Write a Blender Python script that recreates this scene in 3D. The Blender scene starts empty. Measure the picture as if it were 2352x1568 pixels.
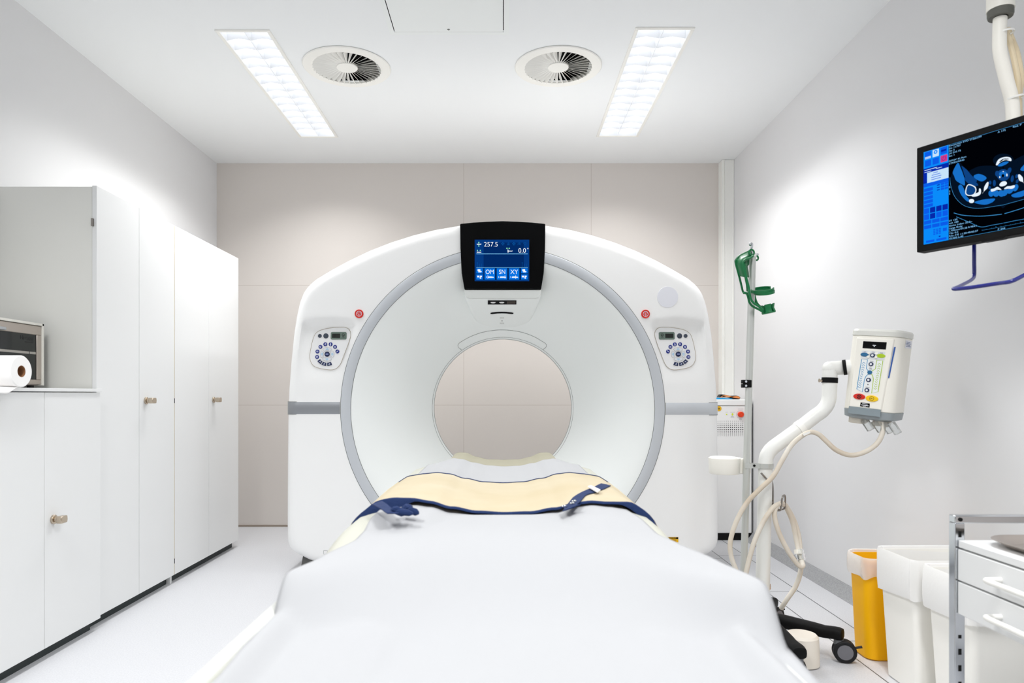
import bpy, math, random
from mathutils import Matrix, Vector
random.seed(7)
C = bpy.context.scene.collection
PI = math.pi
# ------------------------------------------------------------------ camera frame
F, CX, CY, CAMZ = 1600.0, 1156.0, 906.0, 0.93      # focal length / vanishing point in pixels, lens height
def P(px, py, D):                                    # pixel at a depth -> point of the room
    return Vector(((px-CX)*D/F, D, CAMZ-(py-CY)*D/F))
def lin(c):
    c /= 255.0
    return c/12.92 if c <= .04045 else ((c+.055)/1.055)**2.4
def L3(rgb): return tuple(lin(c) for c in rgb)
# ------------------------------------------------------------------ materials
def mat(name, rgb, rough=.5, metal=0., spec=.5, coat=0., trans=0., ior=1.45, noise=None, alpha=1., bump=0., sss=0.):
    m = bpy.data.materials.new(name); m.use_nodes = True
    nt = m.node_tree; b = nt.nodes['Principled BSDF']
    b.inputs['Base Color'].default_value = (*L3(rgb), 1)
    b.inputs['Roughness'].default_value = rough; b.inputs['Metallic'].default_value = metal
    b.inputs['Specular IOR Level'].default_value = spec; b.inputs['Coat Weight'].default_value = coat
    b.inputs['Transmission Weight'].default_value = trans; b.inputs['IOR'].default_value = ior
    b.inputs['Alpha'].default_value = alpha
    if noise or bump:
        tc = nt.nodes.new('ShaderNodeTexCoord'); nz = nt.nodes.new('ShaderNodeTexNoise')
        nt.links.new(tc.outputs['Object'], nz.inputs['Vector'])
        nz.inputs['Scale'].default_value = noise[0] if noise else 60
        nz.inputs['Detail'].default_value = 6
        if noise:
            r = nt.nodes.new('ShaderNodeValToRGB')
            lo, hi = noise[1], noise[2]
            r.color_ramp.elements[0].position = .3; r.color_ramp.elements[1].position = .7
            r.color_ramp.elements[0].color = (*L3(lo), 1); r.color_ramp.elements[1].color = (*L3(hi), 1)
            nt.links.new(nz.outputs['Fac'], r.inputs['Fac']); nt.links.new(r.outputs['Color'], b.inputs['Base Color'])
        if bump:
            bp = nt.nodes.new('ShaderNodeBump'); bp.inputs['Strength'].default_value = bump; bp.inputs['Distance'].default_value = .01
            nt.links.new(nz.outputs['Fac'], bp.inputs['Height']); nt.links.new(bp.outputs['Normal'], b.inputs['Normal'])
    return m
def emit(name, rgb, s=1.0):
    m = bpy.data.materials.new(name); m.use_nodes = True
    nt = m.node_tree; nt.nodes.remove(nt.nodes['Principled BSDF'])
    e = nt.nodes.new('ShaderNodeEmission'); e.inputs['Color'].default_value = (*L3(rgb), 1); e.inputs['Strength'].default_value = s
    nt.links.new(e.outputs[0], nt.nodes['Material Output'].inputs['Surface'])
    return m
def add_lines(m, lines, colour, width):
    """thin joint lines at fixed world positions: lines = [(axis, value, [(axis, lo, hi) limits])]"""
    nt = m.node_tree; b = nt.nodes['Principled BSDF']
    tc = nt.nodes.new('ShaderNodeTexCoord'); sep = nt.nodes.new('ShaderNodeSeparateXYZ')
    nt.links.new(tc.outputs['Object'], sep.inputs[0])
    def mth(op, a, bb=None):
        n = nt.nodes.new('ShaderNodeMath'); n.operation = op
        for i, v in enumerate((a, bb)):
            if v is None: continue
            if isinstance(v, (int, float)): n.inputs[i].default_value = v
            else: nt.links.new(v, n.inputs[i])
        return n.outputs[0]
    tot = None
    for ax, val, lim in lines:
        k = mth('LESS_THAN', mth('ABSOLUTE', mth('SUBTRACT', sep.outputs[ax], val)), width/2)
        for a2, lo, hi in lim:
            k = mth('MULTIPLY', k, mth('GREATER_THAN', sep.outputs[a2], lo)); k = mth('MULTIPLY', k, mth('LESS_THAN', sep.outputs[a2], hi))
        tot = k if tot is None else mth('MAXIMUM', tot, k)
    mix = nt.nodes.new('ShaderNodeMix'); mix.data_type = 'RGBA'
    inp = b.inputs['Base Color']
    if inp.links: nt.links.new(inp.links[0].from_socket, mix.inputs[6])
    else: mix.inputs[6].default_value = inp.default_value
    mix.inputs[7].default_value = (*L3(colour), 1)
    nt.links.new(tot, mix.inputs[0]); nt.links.new(mix.outputs[2], inp)
    return m

M = dict(
    ceil=mat('ceiling_paint', (238,240,241), .9, spec=.2),
    wall=mat('wall_paint', (225,225,226), .85, spec=.2),
    wallb=add_lines(mat('wall_panels', (215,209,204), .8, spec=.2),
        [(0,-.279,[]),(0,.62,[]),(2,.856,[(0,-2.1,.62)]),(2,1.70,[(0,.62,1.6)]),(2,1.70,[(0,-2.1,-1.18)])], (190,181,174), .003),
    floor=add_lines(mat('floor_vinyl', (215,215,218), .45, spec=.35, noise=(190,(204,205,209),(217,218,221))),
        [(0,1.243,[]),(0,1.397,[]),(1,2.63,[(0,1.243,1.6)]),(1,3.29,[(0,1.243,1.397)]),(1,4.03,[(0,1.243,1.6)]),(1,3.957,[(0,.9,1.243)])], (95,98,100), .005),
    cove=mat('cove_grey', (160,161,163), .8, spec=.2, noise=(160,(148,149,151),(172,173,175))),
    white=mat('gantry_white', (250,250,249), .38, spec=.4, coat=.15),
    cone=mat('cone_white', (246,249,247), .42, spec=.4),
    seam=mat('seam_grey', (120,122,120), .7),
    seamlt=mat('seam_light', (196,196,190), .7),
    seamtan=mat('seam_tan', (172,160,140), .7),
    silver=mat('silver_paint', (202,206,211), .42, metal=.12),
    brushed=mat('brushed_steel', (150,153,157), .36, metal=.6),
    black=mat('black_gloss', (4,4,5), .22, spec=.12),
    blackm=mat('black_matte', (9,9,10), .6, spec=.2),
    rubber=mat('black_rubber', (22,22,25), .6, spec=.35),
    dark=mat('dark_plinth', (44,52,53), .6),
    lacquer=mat('cupboard_white', (230,231,231), .5, spec=.35),
    side=mat('cupboard_side', (226,226,221), .55),
    nickel=mat('nickel', (196,182,164), .25, metal=1.),
    chrome=mat('chrome', (205,208,212), .12, metal=1.),
    steel=mat('steel', (150,145,140), .3, metal=1.),
    stainless=mat('stainless', (196,186,178), .35, metal=.9),
    alu=mat('aluminium', (205,207,203), .35, metal=.55),
    cream=mat('cream_plastic', (245,242,233), .42),
    cream2=mat('cream_arm', (236,236,232), .38),
    cable=mat('cable_beige', (226,218,205), .5, noise=(6,(205,190,170),(232,228,218))),
    red=mat('signal_red', (215,38,22), .35),
    orange=mat('orange_red', (236,66,20), .35),
    yellow=mat('bin_yellow', (255,188,0), .45, spec=.3),
    stick=mat('sticker_yellow', (240,185,20), .5),
    lime=mat('lime', (175,205,40), .5),
    teal=mat('teal_blue', (40,105,150), .5),
    ltblue=mat('line_blue', (60,145,195), .5),
    navy=mat('navy_button', (22,40,130), .35),
    navy2=mat('navy_dark', (18,34,78), .35),
    webbing=mat('navy_webbing', (20,44,90), .85, bump=.3),
    apron=mat('apron_yellow', (200,188,160), .75, spec=.2, noise=(5,(197,183,153),(204,193,168))),
    tan=mat('pad_tan', (192,192,180), .6),
    tan2=mat('pad_olive', (164,160,140), .65),
    sheet=mat('sheet_white', (181,182,184), .85, spec=.2),
    paper=mat('paper_white', (248,247,246), .9, spec=.1),
    card=mat('cardboard', (150,105,70), .8),
    green=mat('green_plastic', (8,112,62), .38, spec=.5),
    blue=mat('strap_blue', (10,165,235), .7),
    strapo=mat('strap_orange', (240,150,85), .7),
    bluetube=mat('handle_blue', (18,26,120), .25, coat=.4),
    lcd=mat('lcd_green', (104,122,112), .4),
    greybtn=mat('button_slate', (62,70,84), .45),
    pale=mat('pad_pale', (224,227,232), .4),
    sky=mat('icon_blue', (125,200,240), .5),
    icon=mat('icon_white', (235,240,255), .5),
    sticker=mat('sticker_white', (234,235,242), .5),
    smoke=mat('smoked_glass', (22,26,26), .12, spec=.6),
    logo=mat('logo_dark', (8,8,12), .4),
    bag=mat('bag_film', (253,252,250), .4, trans=.25, spec=.4, bump=.06),
    bagp=mat('bag_film_pink', (252,240,228), .35, trans=.45, spec=.4, bump=.08),
    clear=mat('clear_plastic', (235,238,238), .1, trans=.9),
    grey=mat('grey_plastic', (150,158,162), .4),
    binw=mat('bin_white', (252,250,244), .45),
    wheel=mat('wheel_grey', (112,112,118), .6),
    pvc=mat('pvc_white', (242,241,236), .45),
    text=mat('print_grey', (120,122,126), .6),
    louvre=mat('louvre', (240,242,245), .3, metal=.2),
    alarm=mat('led_lime', (220,235,40), .4),
    void=mat('duct_black', (3,3,3), .9),
    tube=emit('tube_light', (255,255,255), 3.2),
    s_bg=emit('screen_navy', (6,58,128)), s_bg2=emit('screen_dark', (2,42,102)), s_btn=emit('screen_button', (8,116,226)), s_white=emit('screen_white', (245,250,255)),
    s_line=emit('screen_line', (110,180,225)), s_mint=emit('screen_mint', (150,240,190)), s_dim=emit('screen_dim', (12,92,170)),
    m_bg=emit('scan_black', (1,2,6)), m_bar=emit('bar_cyan', (10,140,250)), m_b1=emit('bar_blue', (12,92,232)), m_b2=emit('bar_deep', (6,40,170)),
    m_pale=emit('bar_pale', (200,228,250)), m_pink=emit('bar_pink', (214,60,130)), m_txt=emit('scan_text', (140,205,255)),
    m_mid=emit('scan_mid', (24,112,200)), m_low=emit('scan_low', (14,66,130)), m_faint=emit('scan_faint', (4,18,36)), m_bone=emit('scan_bone', (232,244,255)), m_ln=emit('scan_line', (70,160,225)),
)
# ------------------------------------------------------------------ mesh builder
_txt = {}
def text_mesh(s, size, mono=False):
    if s not in _txt:
        cu = bpy.data.curves.new('t', 'FONT'); cu.body = s; cu.size = 1.0
        ob = bpy.data.objects.new('t', cu); C.objects.link(ob)
        me = bpy.data.meshes.new_from_object(ob.evaluated_get(bpy.context.evaluated_depsgraph_get()))
        _txt[s] = ([tuple(v.co[:2]) for v in me.vertices], [tuple(p.vertices) for p in me.polygons])
        bpy.data.objects.remove(ob); bpy.data.curves.remove(cu); bpy.data.meshes.remove(me)
    v, f = _txt[s]
    return [(x*size, y*size) for x, y in v], f
def spline(pts, n=8, closed=False):
    pts = [Vector(p) for p in pts]; out = []; N = len(pts)
    rng = N if closed else N-1
    for i in range(rng):
        if closed: p0, p1, p2, p3 = pts[i-1], pts[i], pts[(i+1) % N], pts[(i+2) % N]
        else: p0, p1, p2, p3 = pts[max(i-1,0)], pts[i], pts[i+1], pts[min(i+2,N-1)]
        for k in range(n):
            t = k/n
            out.append(.5*((2*p1)+(-p0+p2)*t+(2*p0-5*p1+4*p2-p3)*t*t+(-p0+3*p1-3*p2+p3)*t**3))
    if not closed: out.append(pts[-1])
    return out
def frame(o, xd, yd):
    xd = Vector(xd).normalized(); n = xd.cross(Vector(yd)).normalized(); yd = n.cross(xd)
    m = Matrix.Identity(4)
    for i in range(3): m[i][0], m[i][1], m[i][2], m[i][3] = xd[i], yd[i], n[i], o[i]
    return m
W = {}
class MB:
    def __init__(s, Mx=None): s.v, s.f, s.M = [], [], Mx
    def add(s, vs, fs):
        b = len(s.v)
        for p in vs:
            p = Vector(p); s.v.append(s.M @ p if s.M else p)
        s.f += [tuple(b+i for i in q) for q in fs]; return s
    def box(s, x0, x1, y0, y1, z0, z1):
        return s.add([(x0,y0,z0),(x1,y0,z0),(x1,y1,z0),(x0,y1,z0),(x0,y0,z1),(x1,y0,z1),(x1,y1,z1),(x0,y1,z1)],
                     [(0,3,2,1),(4,5,6,7),(0,1,5,4),(1,2,6,5),(2,3,7,6),(3,0,4,7)])
    def loft(s, rings, cap=True, closed=True):
        n = len(rings[0]); vs = [p for r in rings for p in r]; fs = []
        for i in range(len(rings)-1):
            for j in range(n if closed else n-1):
                a, b = i*n+j, i*n+(j+1) % n
                fs.append((a, b, b+n, a+n))
        if cap:
            fs.append(tuple(range(n-1,-1,-1))); fs.append(tuple((len(rings)-1)*n+k for k in range(n)))
        return s.add(vs, fs)
    def tube(s, pts, r, n=12, cap=True, closed=False, flat=1.0):
        pts = [Vector(p) for p in pts]; N = len(pts); rings = []
        up = None
        for i, p in enumerate(pts):
            t = (pts[(i+1) % N]-pts[i-1]) if closed else (pts[min(i+1,N-1)]-pts[max(i-1,0)])
            t.normalize()
            if up is None:
                up = Vector((0,0,1)) if abs(t.z) < .9 else Vector((0,1,0))
            up = (up-t*up.dot(t)).normalized(); sd = t.cross(up)
            rr = r[i] if isinstance(r, (list, tuple)) else r
            rings.append([p+sd*(math.cos(a)*rr)+up*(math.sin(a)*rr*flat) for a in [2*PI*k/n for k in range(n)]])
        if closed: rings.append(rings[0]); cap = False
        return s.loft(rings, cap)
    def cyl(s, a, b, r, r2=None, n=32): return s.tube([a, b], [r, r if r2 is None else r2], n)
    def lathe(s, prof, o=(0,0,0), axis='z', n=64):
        rings = []
        for r, h in prof:
            ring = []
            for k in range(n):
                a = 2*PI*k/n; c, d = r*math.cos(a), r*math.sin(a)
                ring.append((o[0]+c, o[1]+d, o[2]+h) if axis == 'z' else (o[0]+c, o[1]+h, o[2]+d) if axis == 'y' else (o[0]+h, o[1]+c, o[2]+d))
            rings.append(ring)
        return s.loft(rings, cap=False)
    def prism(s, poly, y0, y1):                      # (x, z) outline between two depths
        return s.loft([[(x,y0,z) for x,z in poly], [(x,y1,z) for x,z in poly]])
    def slab(s, poly, h0, h1):                       # (x, y) outline between two heights (plane frame)
        return s.loft([[(x,y,h0) for x,y in poly], [(x,y,h1) for x,y in poly]])
    def flat(s, poly, h=0): return s.add([(x,y,h) for x,y in poly], [tuple(range(len(poly)))])
    def rect(s, x0, x1, y0, y1, h=0): return s.flat([(x0,y0),(x1,y0),(x1,y1),(x0,y1)], h)
    def disc(s, x, y, r, h=0, ry=None, n=28): return s.flat([(x+r*math.cos(2*PI*k/n), y+(ry or r)*math.sin(2*PI*k/n)) for k in range(n)], h)
    def ringd(s, x, y, r0, r1, h=0, a0=0, a1=2*PI, n=32):
        vs = []
        for k in range(n+1):
            a = a0+(a1-a0)*k/n
            vs += [(x+r0*math.cos(a), y+r0*math.sin(a), h), (x+r1*math.cos(a), y+r1*math.sin(a), h)]
        return s.add(vs, [(2*k, 2*k+1, 2*k+3, 2*k+2) for k in range(n)])
    def line(s, pts, w, h=0, closed=False):          # flat ribbon along a 2D polyline
        pts = [Vector((p[0], p[1])) for p in pts]; N = len(pts); vs = []
        for i, p in enumerate(pts):
            t = (pts[(i+1) % N]-pts[i-1]) if closed else (pts[min(i+1,N-1)]-pts[max(i-1,0)])
            t.normalize(); q = Vector((-t.y, t.x))*w/2
            vs += [(*(p+q), h), (*(p-q), h)]
        R = N if closed else N-1
        return s.add(vs, [(2*i, 2*i+1, (2*i+3) % (2*N), (2*i+2) % (2*N)) for i in range(R)])
    def text(s, t, size, x=0, y=0, h=0, align='l', sx=1.0):
        v, f = text_mesh(t, size)
        if not v: return s
        x0 = min(p[0] for p in v); w = max(p[0] for p in v)-x0
        dx = x if align == 'l' else x-w*sx/2 if align == 'c' else x-w*sx
        return s.add([((p[0]-x0)*sx+dx, p[1]+y, h) for p in v], f)
    def grid(s, fn, nu, nv, u0=0, u1=1, v0=0, v1=1):
        vs = [fn(u0+(u1-u0)*i/nu, v0+(v1-v0)*j/nv) for j in range(nv+1) for i in range(nu+1)]
        n = nu+1
        return s.add(vs, [(j*n+i, j*n+i+1, j*n+i+1+n, j*n+i+n) for j in range(nv) for i in range(nu)])
    def ball(s, o, rx, ry=None, rz=None, n=20):
        ry = ry or rx; rz = rz or rx; rings = []
        for i in range(1, n//2):
            a = PI*i/(n//2)
            rings.append([(o[0]+rx*math.sin(a)*math.cos(2*PI*k/n), o[1]+ry*math.sin(a)*math.sin(2*PI*k/n), o[2]+rz*math.cos(a)) for k in range(n)])
        return s.loft(rings)
    def build(s, name, m, parent=None, bevel=0, seg=2, smooth=True, angle=35, label=None, solid=0, sub=0):
        me = bpy.data.meshes.new(name); me.from_pydata([tuple(p) for p in s.v], [], s.f); me.update()
        me.materials.append(M[m] if isinstance(m, str) else m)
        if smooth:
            me.polygons.foreach_set('use_smooth', [True]*len(me.polygons))
            me.set_sharp_from_angle(angle=math.radians(angle))
        o = bpy.data.objects.new(name, me); C.objects.link(o)
        if parent is not None:
            o.parent = parent; o.matrix_parent_inverse = W.get(parent.name, Matrix.Identity(4)).inverted()
        if solid:
            q = o.modifiers.new('thick', 'SOLIDIFY'); q.thickness = solid; q.offset = 0
        if sub:
            q = o.modifiers.new('sub', 'SUBSURF'); q.levels = q.render_levels = sub
        if bevel:
            q = o.modifiers.new('bev', 'BEVEL'); q.width = bevel; q.segments = seg; q.limit_method = 'ANGLE'; q.angle_limit = math.radians(40)
        if label: o['label'] = label
        return o
def thing(name, label, cat, loc=(0,0,0), group=None):
    o = bpy.data.objects.new(name, None); C.objects.link(o); o.location = loc; o.empty_display_size = .1
    W[o.name] = Matrix.Translation(Vector(loc)); o['label'] = label; o['category'] = cat
    if group: o['group'] = group
    return o
def tag(o, label, cat, group=None):
    o['label'] = label; o['category'] = cat
    if group: o['group'] = group
    return o
def struct(name, mb, m, **k):
    o = mb.build(name, m, **k); o['kind'] = 'structure'; return o
def sstep(t):
    t = max(0., min(1., t)); return t*t*(3-2*t)
def hit(px, py, zf, d0, d1):                         # where a line of sight meets a height field
    for i in range(60):
        d = (d0+d1)/2; p = P(px, py, d)
        if p.z > zf(p.x, d): d0 = d
        else: d1 = d
    return P(px, py, d0)

# ================================================================== THE SETTING
XL, XR, YB, HC, YF = -2.02, 1.60, 4.911, 2.56, -2.2
LAMPS = [(-1.290,-1.044,3.11,4.41), (.587,.852,3.09,4.40)]
VENTS = [(-.778,3.468), (.273,3.465)]
holes = [(a+.012,b-.012,c+.012,d-.012) for a,b,c,d in LAMPS] + [(x-.15,x+.15,y-.15,y+.15) for x,y in VENTS]
xs = sorted({XL,XR,*[h[0] for h in holes],*[h[1] for h in holes]}); ys = sorted({YF,YB,*[h[2] for h in holes],*[h[3] for h in holes]})
mb = MB()
for i in range(len(xs)-1):
    for j in range(len(ys)-1):
        cx, cy = (xs[i]+xs[i+1])/2, (ys[j]+ys[j+1])/2
        if any(h[0] < cx < h[1] and h[2] < cy < h[3] for h in holes): continue
        mb.add([(xs[i],ys[j],HC),(xs[i+1],ys[j],HC),(xs[i+1],ys[j+1],HC),(xs[i],ys[j+1],HC)], [(0,3,2,1)])
struct('ceiling', mb, 'ceil', smooth=False)
struct('floor', MB().box(XL,XR,YF,YB,-.05,0), 'floor', smooth=False)
struct('wall_back', MB().box(XL-.08,XR+.08,YB,YB+.08,0,HC), 'wallb', smooth=False)
struct('wall_left', MB().box(XL-.08,XL,YF,YB,0,HC), 'wall', smooth=False)
struct('wall_right', MB().box(XR,XR+.08,YF,YB,0,HC), 'wall', smooth=False)
struct('baseboard_back', MB().box(XL,1.515,YB-.006,YB,0,.012), mat('skirting_brown', (150,138,126), .7))
mb = MB(); mb.prism([(XR,.048),(XR-.004,.048),(XR-.03,.016),(XR-.06,.001),(XR-.06,0),(XR,0)], YF, YB)
struct('baseboard_right', mb, 'cove')
mb = MB(); mb.box(1.516,XR,4.83,YB,0,HC-.001); mb.box(1.530,1.536,4.826,4.84,0,HC-.001); mb.box(1.588,XR,4.826,4.84,0,HC-.001)
struct('trim_1', mb, mat('duct_white', (240,240,236), .6), bevel=.003)
# ------------------------------------------------------------------ ceiling fittings
def luminaire(x0, x1, y0, y1, label):
    t = thing('ceiling_light', label, 'ceiling light', ((x0+x1)/2,(y0+y1)/2,HC), 'recessed louvred ceiling lights')
    mb = MB(); w = .016
    for a,b,c,d in ((x0,x1,y0,y0+w),(x0,x1,y1-w,y1),(x0,x0+w,y0+w,y1-w),(x1-w,x1,y0+w,y1-w)): mb.box(a,b,c,d,HC-.006,HC+.002)
    mb.build('frame', 'pvc', t, bevel=.002)
    a, b, c, d = x0+w, x1-w, y0+w, y1-w
    mb = MB(); h = HC+.085
    mb.box(a,b,c,d,h,h+.004); mb.box(a-.003,a,c,d,HC,h); mb.box(b,b+.003,c,d,HC,h); mb.box(a,b,c-.003,c,HC,h); mb.box(a,b,d,d+.003,HC,h)
    mb.build('housing', 'louvre', t, smooth=False)
    xm = (a+b)/2
    for cx in ((a+xm)/2, (b+xm)/2):
        MB().cyl((cx,c+.02,HC+.062),(cx,d-.02,HC+.062),.013,n=16).build('fluorescent_tube', 'tube', t)
    mb = MB(); mb.prism([(xm-.001,HC+.002),(xm+.001,HC+.002),(xm+.006,HC+.045),(xm-.006,HC+.045)], c, d)
    n = 14
    for i in range(1, n):
        y = c+(d-c)*i/n
        for u0, u1 in ((a,xm-.003),(xm+.003,b)):
            um = (u0+u1)/2
            mb.loft([[(u0,y-.0008,HC+.004),(u0,y+.0008,HC+.004),(u0,y+.006,HC+.045),(u0,y-.006,HC+.045)],
                     [(um,y-.0008,HC+.014),(um,y+.0008,HC+.014),(um,y+.006,HC+.042),(um,y-.006,HC+.042)],
                     [(u1,y-.0008,HC+.004),(u1,y+.0008,HC+.004),(u1,y+.006,HC+.045),(u1,y-.006,HC+.045)]])
    mb.build('louvre_grid', 'louvre', t, angle=60)
    return t
luminaire(*LAMPS[0], 'lit louvred ceiling light nearer the white cupboards')
luminaire(*LAMPS[1], 'lit louvred ceiling light nearer the wall-side monitor')
def vent(x, y, label):
    t = thing('ceiling_vent', label, 'air vent', (x,y,HC), 'round swirl air vents')
    MB().lathe([(.212,.0),(.216,-.003),(.212,-.007),(.18,-.010),(.166,-.008),(.166,.012)], (x,y,HC), n=72).build('rim', 'pvc', t)
    mb = MB()
    mb.box(x-.149,x+.149,y-.149,y+.149,HC+.09,HC+.092)
    for s in (-1,1): mb.box(x+s*.149-.001,x+s*.149+.001,y-.149,y+.149,HC+.001,HC+.09); mb.box(x-.149,x+.149,y+s*.149-.001,y+s*.149+.001,HC+.001,HC+.09)
    mb.build('duct', 'void', t, smooth=False)
    MB().lathe([(.0005,-.0065),(.05,-.0065),(.052,-.004),(.052,.004)], (x,y,HC), n=48).build('hub', 'pvc', t)
    mb = MB(); n = 36
    for k in range(n):
        a = 2*PI*k/n; d = Vector((math.cos(a), math.sin(a), 0)); q = Vector((-math.sin(a), math.cos(a), 0))
        vs = []
        for r in (.05, .168):
            w = 2*PI*r/n*.5*1.02
            for tt, sg in ((-.0006,1),(.0006,1),(.0006,-1),(-.0006,-1)):
                vs.append(Vector((x,y,HC-.001))+d*r+q*(w*sg*.72)+Vector((0,0,w*sg*.75*(.5 if r < .1 else 1)+tt)))
        mb.add(vs, [(0,1,2,3),(7,6,5,4),(0,4,5,1),(1,5,6,2),(2,6,7,3),(3,7,4,0)])
    mb.build('swirl_blades', 'pvc', t, smooth=False)
vent(*VENTS[0], 'round swirl air vent beside the cupboard-side ceiling light')
vent(*VENTS[1], 'round swirl air vent beside the monitor-side ceiling light')
t = thing('access_hatch', 'square white access hatch flush in the ceiling', 'access hatch', (-.245,2.87,HC))
mb = MB(); hx0, hx1, hy0, hy1 = -.512, .024, 2.62, 3.15
for a,b,c,d in ((hx0,hx1,hy0,hy0+.022),(hx0,hx1,hy1-.022,hy1),(hx0,hx0+.022,hy0+.022,hy1-.022),(hx1-.022,hx1,hy0+.022,hy1-.022)): mb.box(a,b,c,d,HC-.003,HC-.0002)
mb.build('frame', mat('hatch_white', (238,241,240), .8), t)
MB().box(hx0+.026,hx1-.026,hy0+.023,hy1-.023,HC-.0028,HC-.0008).build('hatch_door', mat('hatch_white2', (238,241,240), .8), t)
mb = MB(); mb.box(hx0+.0222,hx0+.0258,hy0+.023,hy1-.03,HC-.0012,HC-.0005); mb.box(hx1-.0258,hx1-.0222,hy0+.023,hy1-.034,HC-.0012,HC-.0005)
mb.build('gap', 'blackm', t)
MB().cyl((-.244,3.105,HC-.004),(-.244,3.105,HC-.002),.006,n=16).build('latch', 'seam', t)

# ================================================================== CUPBOARDS
XC = -1.62
def knob(x, y, z, parent, s=1.):
    mb = MB(); mb.cyl((x,y,z),(x+.008,y,z),.0165*s,n=24); mb.cyl((x+.008,y,z),(x+.022,y,z),.010*s,n=16)
    k = mb.build('knob', 'nickel', parent, bevel=.0015)
    q = [(y-.016*s,z-.013*s),(y+.016*s,z-.013*s),(y+.019*s,z),(y+.016*s,z+.013*s),(y-.016*s,z+.013*s),(y-.019*s,z)]
    MB().loft([[(x+.021,a,b) for a,b in q],[(x+.042,a,b) for a,b in q]]).build('knob_grip', 'nickel', k, bevel=.003)
def cupboard(name, label, y0, ym, y1, z1, xf, zb, knobs, side_gap=.0):
    t = thing(name, label, 'cupboard', (xf-.2,(y0+y1)/2,0), None)
    mb = MB(); mb.box(XL+.006,xf-.020,y0+.004,y1-.002,zb,z1-.003)
    mb.build('carcass', 'side', t, bevel=.002)
    MB().box(XL+.01,xf-.035,y0+.006,y1-.012,.0,zb+.004).build('plinth', 'dark', t)
    for (a, b), kn in zip(((y0,ym-.0012),(ym+.0012,y1)), knobs):
        d = MB().box(xf-.018,xf,a,b,zb,z1).build('door', 'lacquer', t, bevel=.0015)
        if kn: knob(xf, kn[0], kn[1], d)
    MB().box(xf-.019,xf-.003,ym-.002,ym+.002,zb+.002,z1-.002).build('door_gap', 'seamtan', t)
    return t
t1 = cupboard('tall_cupboard', 'tall white two-door cupboard next to the low cupboard and worktop', 2.775, 3.10, 3.431, 1.763, XC, .043, (None, (3.155,.903)))
MB().box(XC-.017,XC-.010,2.765,2.776,1.60,1.63).build('hinge', 'steel', t1)
t2 = cupboard('tall_cupboard', 'tall white two-door cupboard at the far end of the row', 3.437, 3.834, 4.26, 1.763, XC, .043, (None, (3.89,.901)))
mb = MB(); mb.box(XC-.014,XC-.002,3.4315,3.4365,.043,1.76); mb.build('edge_strip', mat('edging_beech', (216,190,140), .6), t2)
mb = MB()
for z in (.11,.90): mb.box(XC-.005,XC+.0003,3.4315,3.4365,z-.012,z+.012)
mb.build('hinge', 'blackm', t2)
mb = MB(); mb.box(XC-.06,XC-.02,3.425,3.434,0,.045); mb.box(XC-.06,XC-.02,3.436,3.445,0,.045); mb.build('plinth_end', 'lacquer', t2)
XW = -1.60
t3 = cupboard('low_cupboard', 'low white cupboard under the worktop with one knob in view', 1.95, 2.43, 2.768, .938, XW, .043, (None, (2.475,.487)))
tag(MB().box(XL+.006,XW+.006,1.93,2.768,.941,.953).build('worktop', 'lacquer', bevel=.001), 'white worktop with a steriliser and paper roll on it', 'worktop')
# steriliser box on the worktop
t = thing('steriliser_oven', 'small steel oven with a dark glass door on the worktop', 'oven', (-1.9,2.42,.953))
bx0, bx1, by0, by1, bz0, bz1 = -1.99, -1.80, 2.12, 2.725, .966, 1.205
MB().box(bx0,bx1-.012,by0,by1,bz0,bz1).build('body', 'stainless', t, bevel=.004)
mb = MB()
for y in (by0+.03,by1-.03):
    for x in (bx0+.03,bx1-.03): mb.cyl((x,y,.953),(x,y,bz0+.002),.012,n=14)
mb.build('foot', 'rubber', t)
mb = MB(); w = .028
for a,b,c,d in ((by0+.004,by1-.012,bz1-.045,bz1-.010),(by0+.004,by1-.012,bz0+.004,bz0+.022),(by1-.036,by1-.012,bz0+.022,bz1-.045),(by0+.004,by0+.03,bz0+.022,bz1-.045)): mb.box(bx1-.012,bx1,a,b,c,d)
d = mb.build('door_frame', 'stainless', t, bevel=.002)
MB().box(bx1-.012,bx1-.004,by0+.03,by1-.036,bz0+.022,bz1-.045).build('door_glass', 'smoke', d)
FR = frame((bx1-.0037,0,0),(0,1,0),(0,0,1))
mb = MB(FR); mb.text('Heraeus', .022, by1-.05, bz1-.068, align='r'); mb.rect(by1-.10,by1-.052,bz1-.078,bz1-.074); mb.build('logo', 'logo', d)
mb = MB(FR); mb.rect(by0+.03,by1-.075,1.085,1.094); mb.rect(by1-.072,by1-.037,1.085,1.094); mb.build('inner_shelf', mat('shelf_steel', (160,156,150), .4), d)
mb = MB(FR); mb.ringd(2.455,1.130,.012,.015); mb.build('port', mat('port_grey', (96,98,92), .5), d)
mb = MB(); mb.box(bx1+.002,bx1+.018,2.30,2.50,bz1-.044,bz1-.032); mb.box(bx1-.002,bx1+.004,2.33,2.345,bz1-.043,bz1-.033); mb.box(bx1-.002,bx1+.004,2.46,2.475,bz1-.043,bz1-.033)
mb.build('handle', 'chrome', t, bevel=.002)
mb = MB(); mb.box(bx0,bx1+.004,by1-.010,by1,bz0,bz1+.001); mb.box(bx0,bx1+.004,by0,by1,bz1-.008,bz1+.001); mb.build('rim', mat('rim_cream', (228,226,218), .5), t, bevel=.001)
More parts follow.
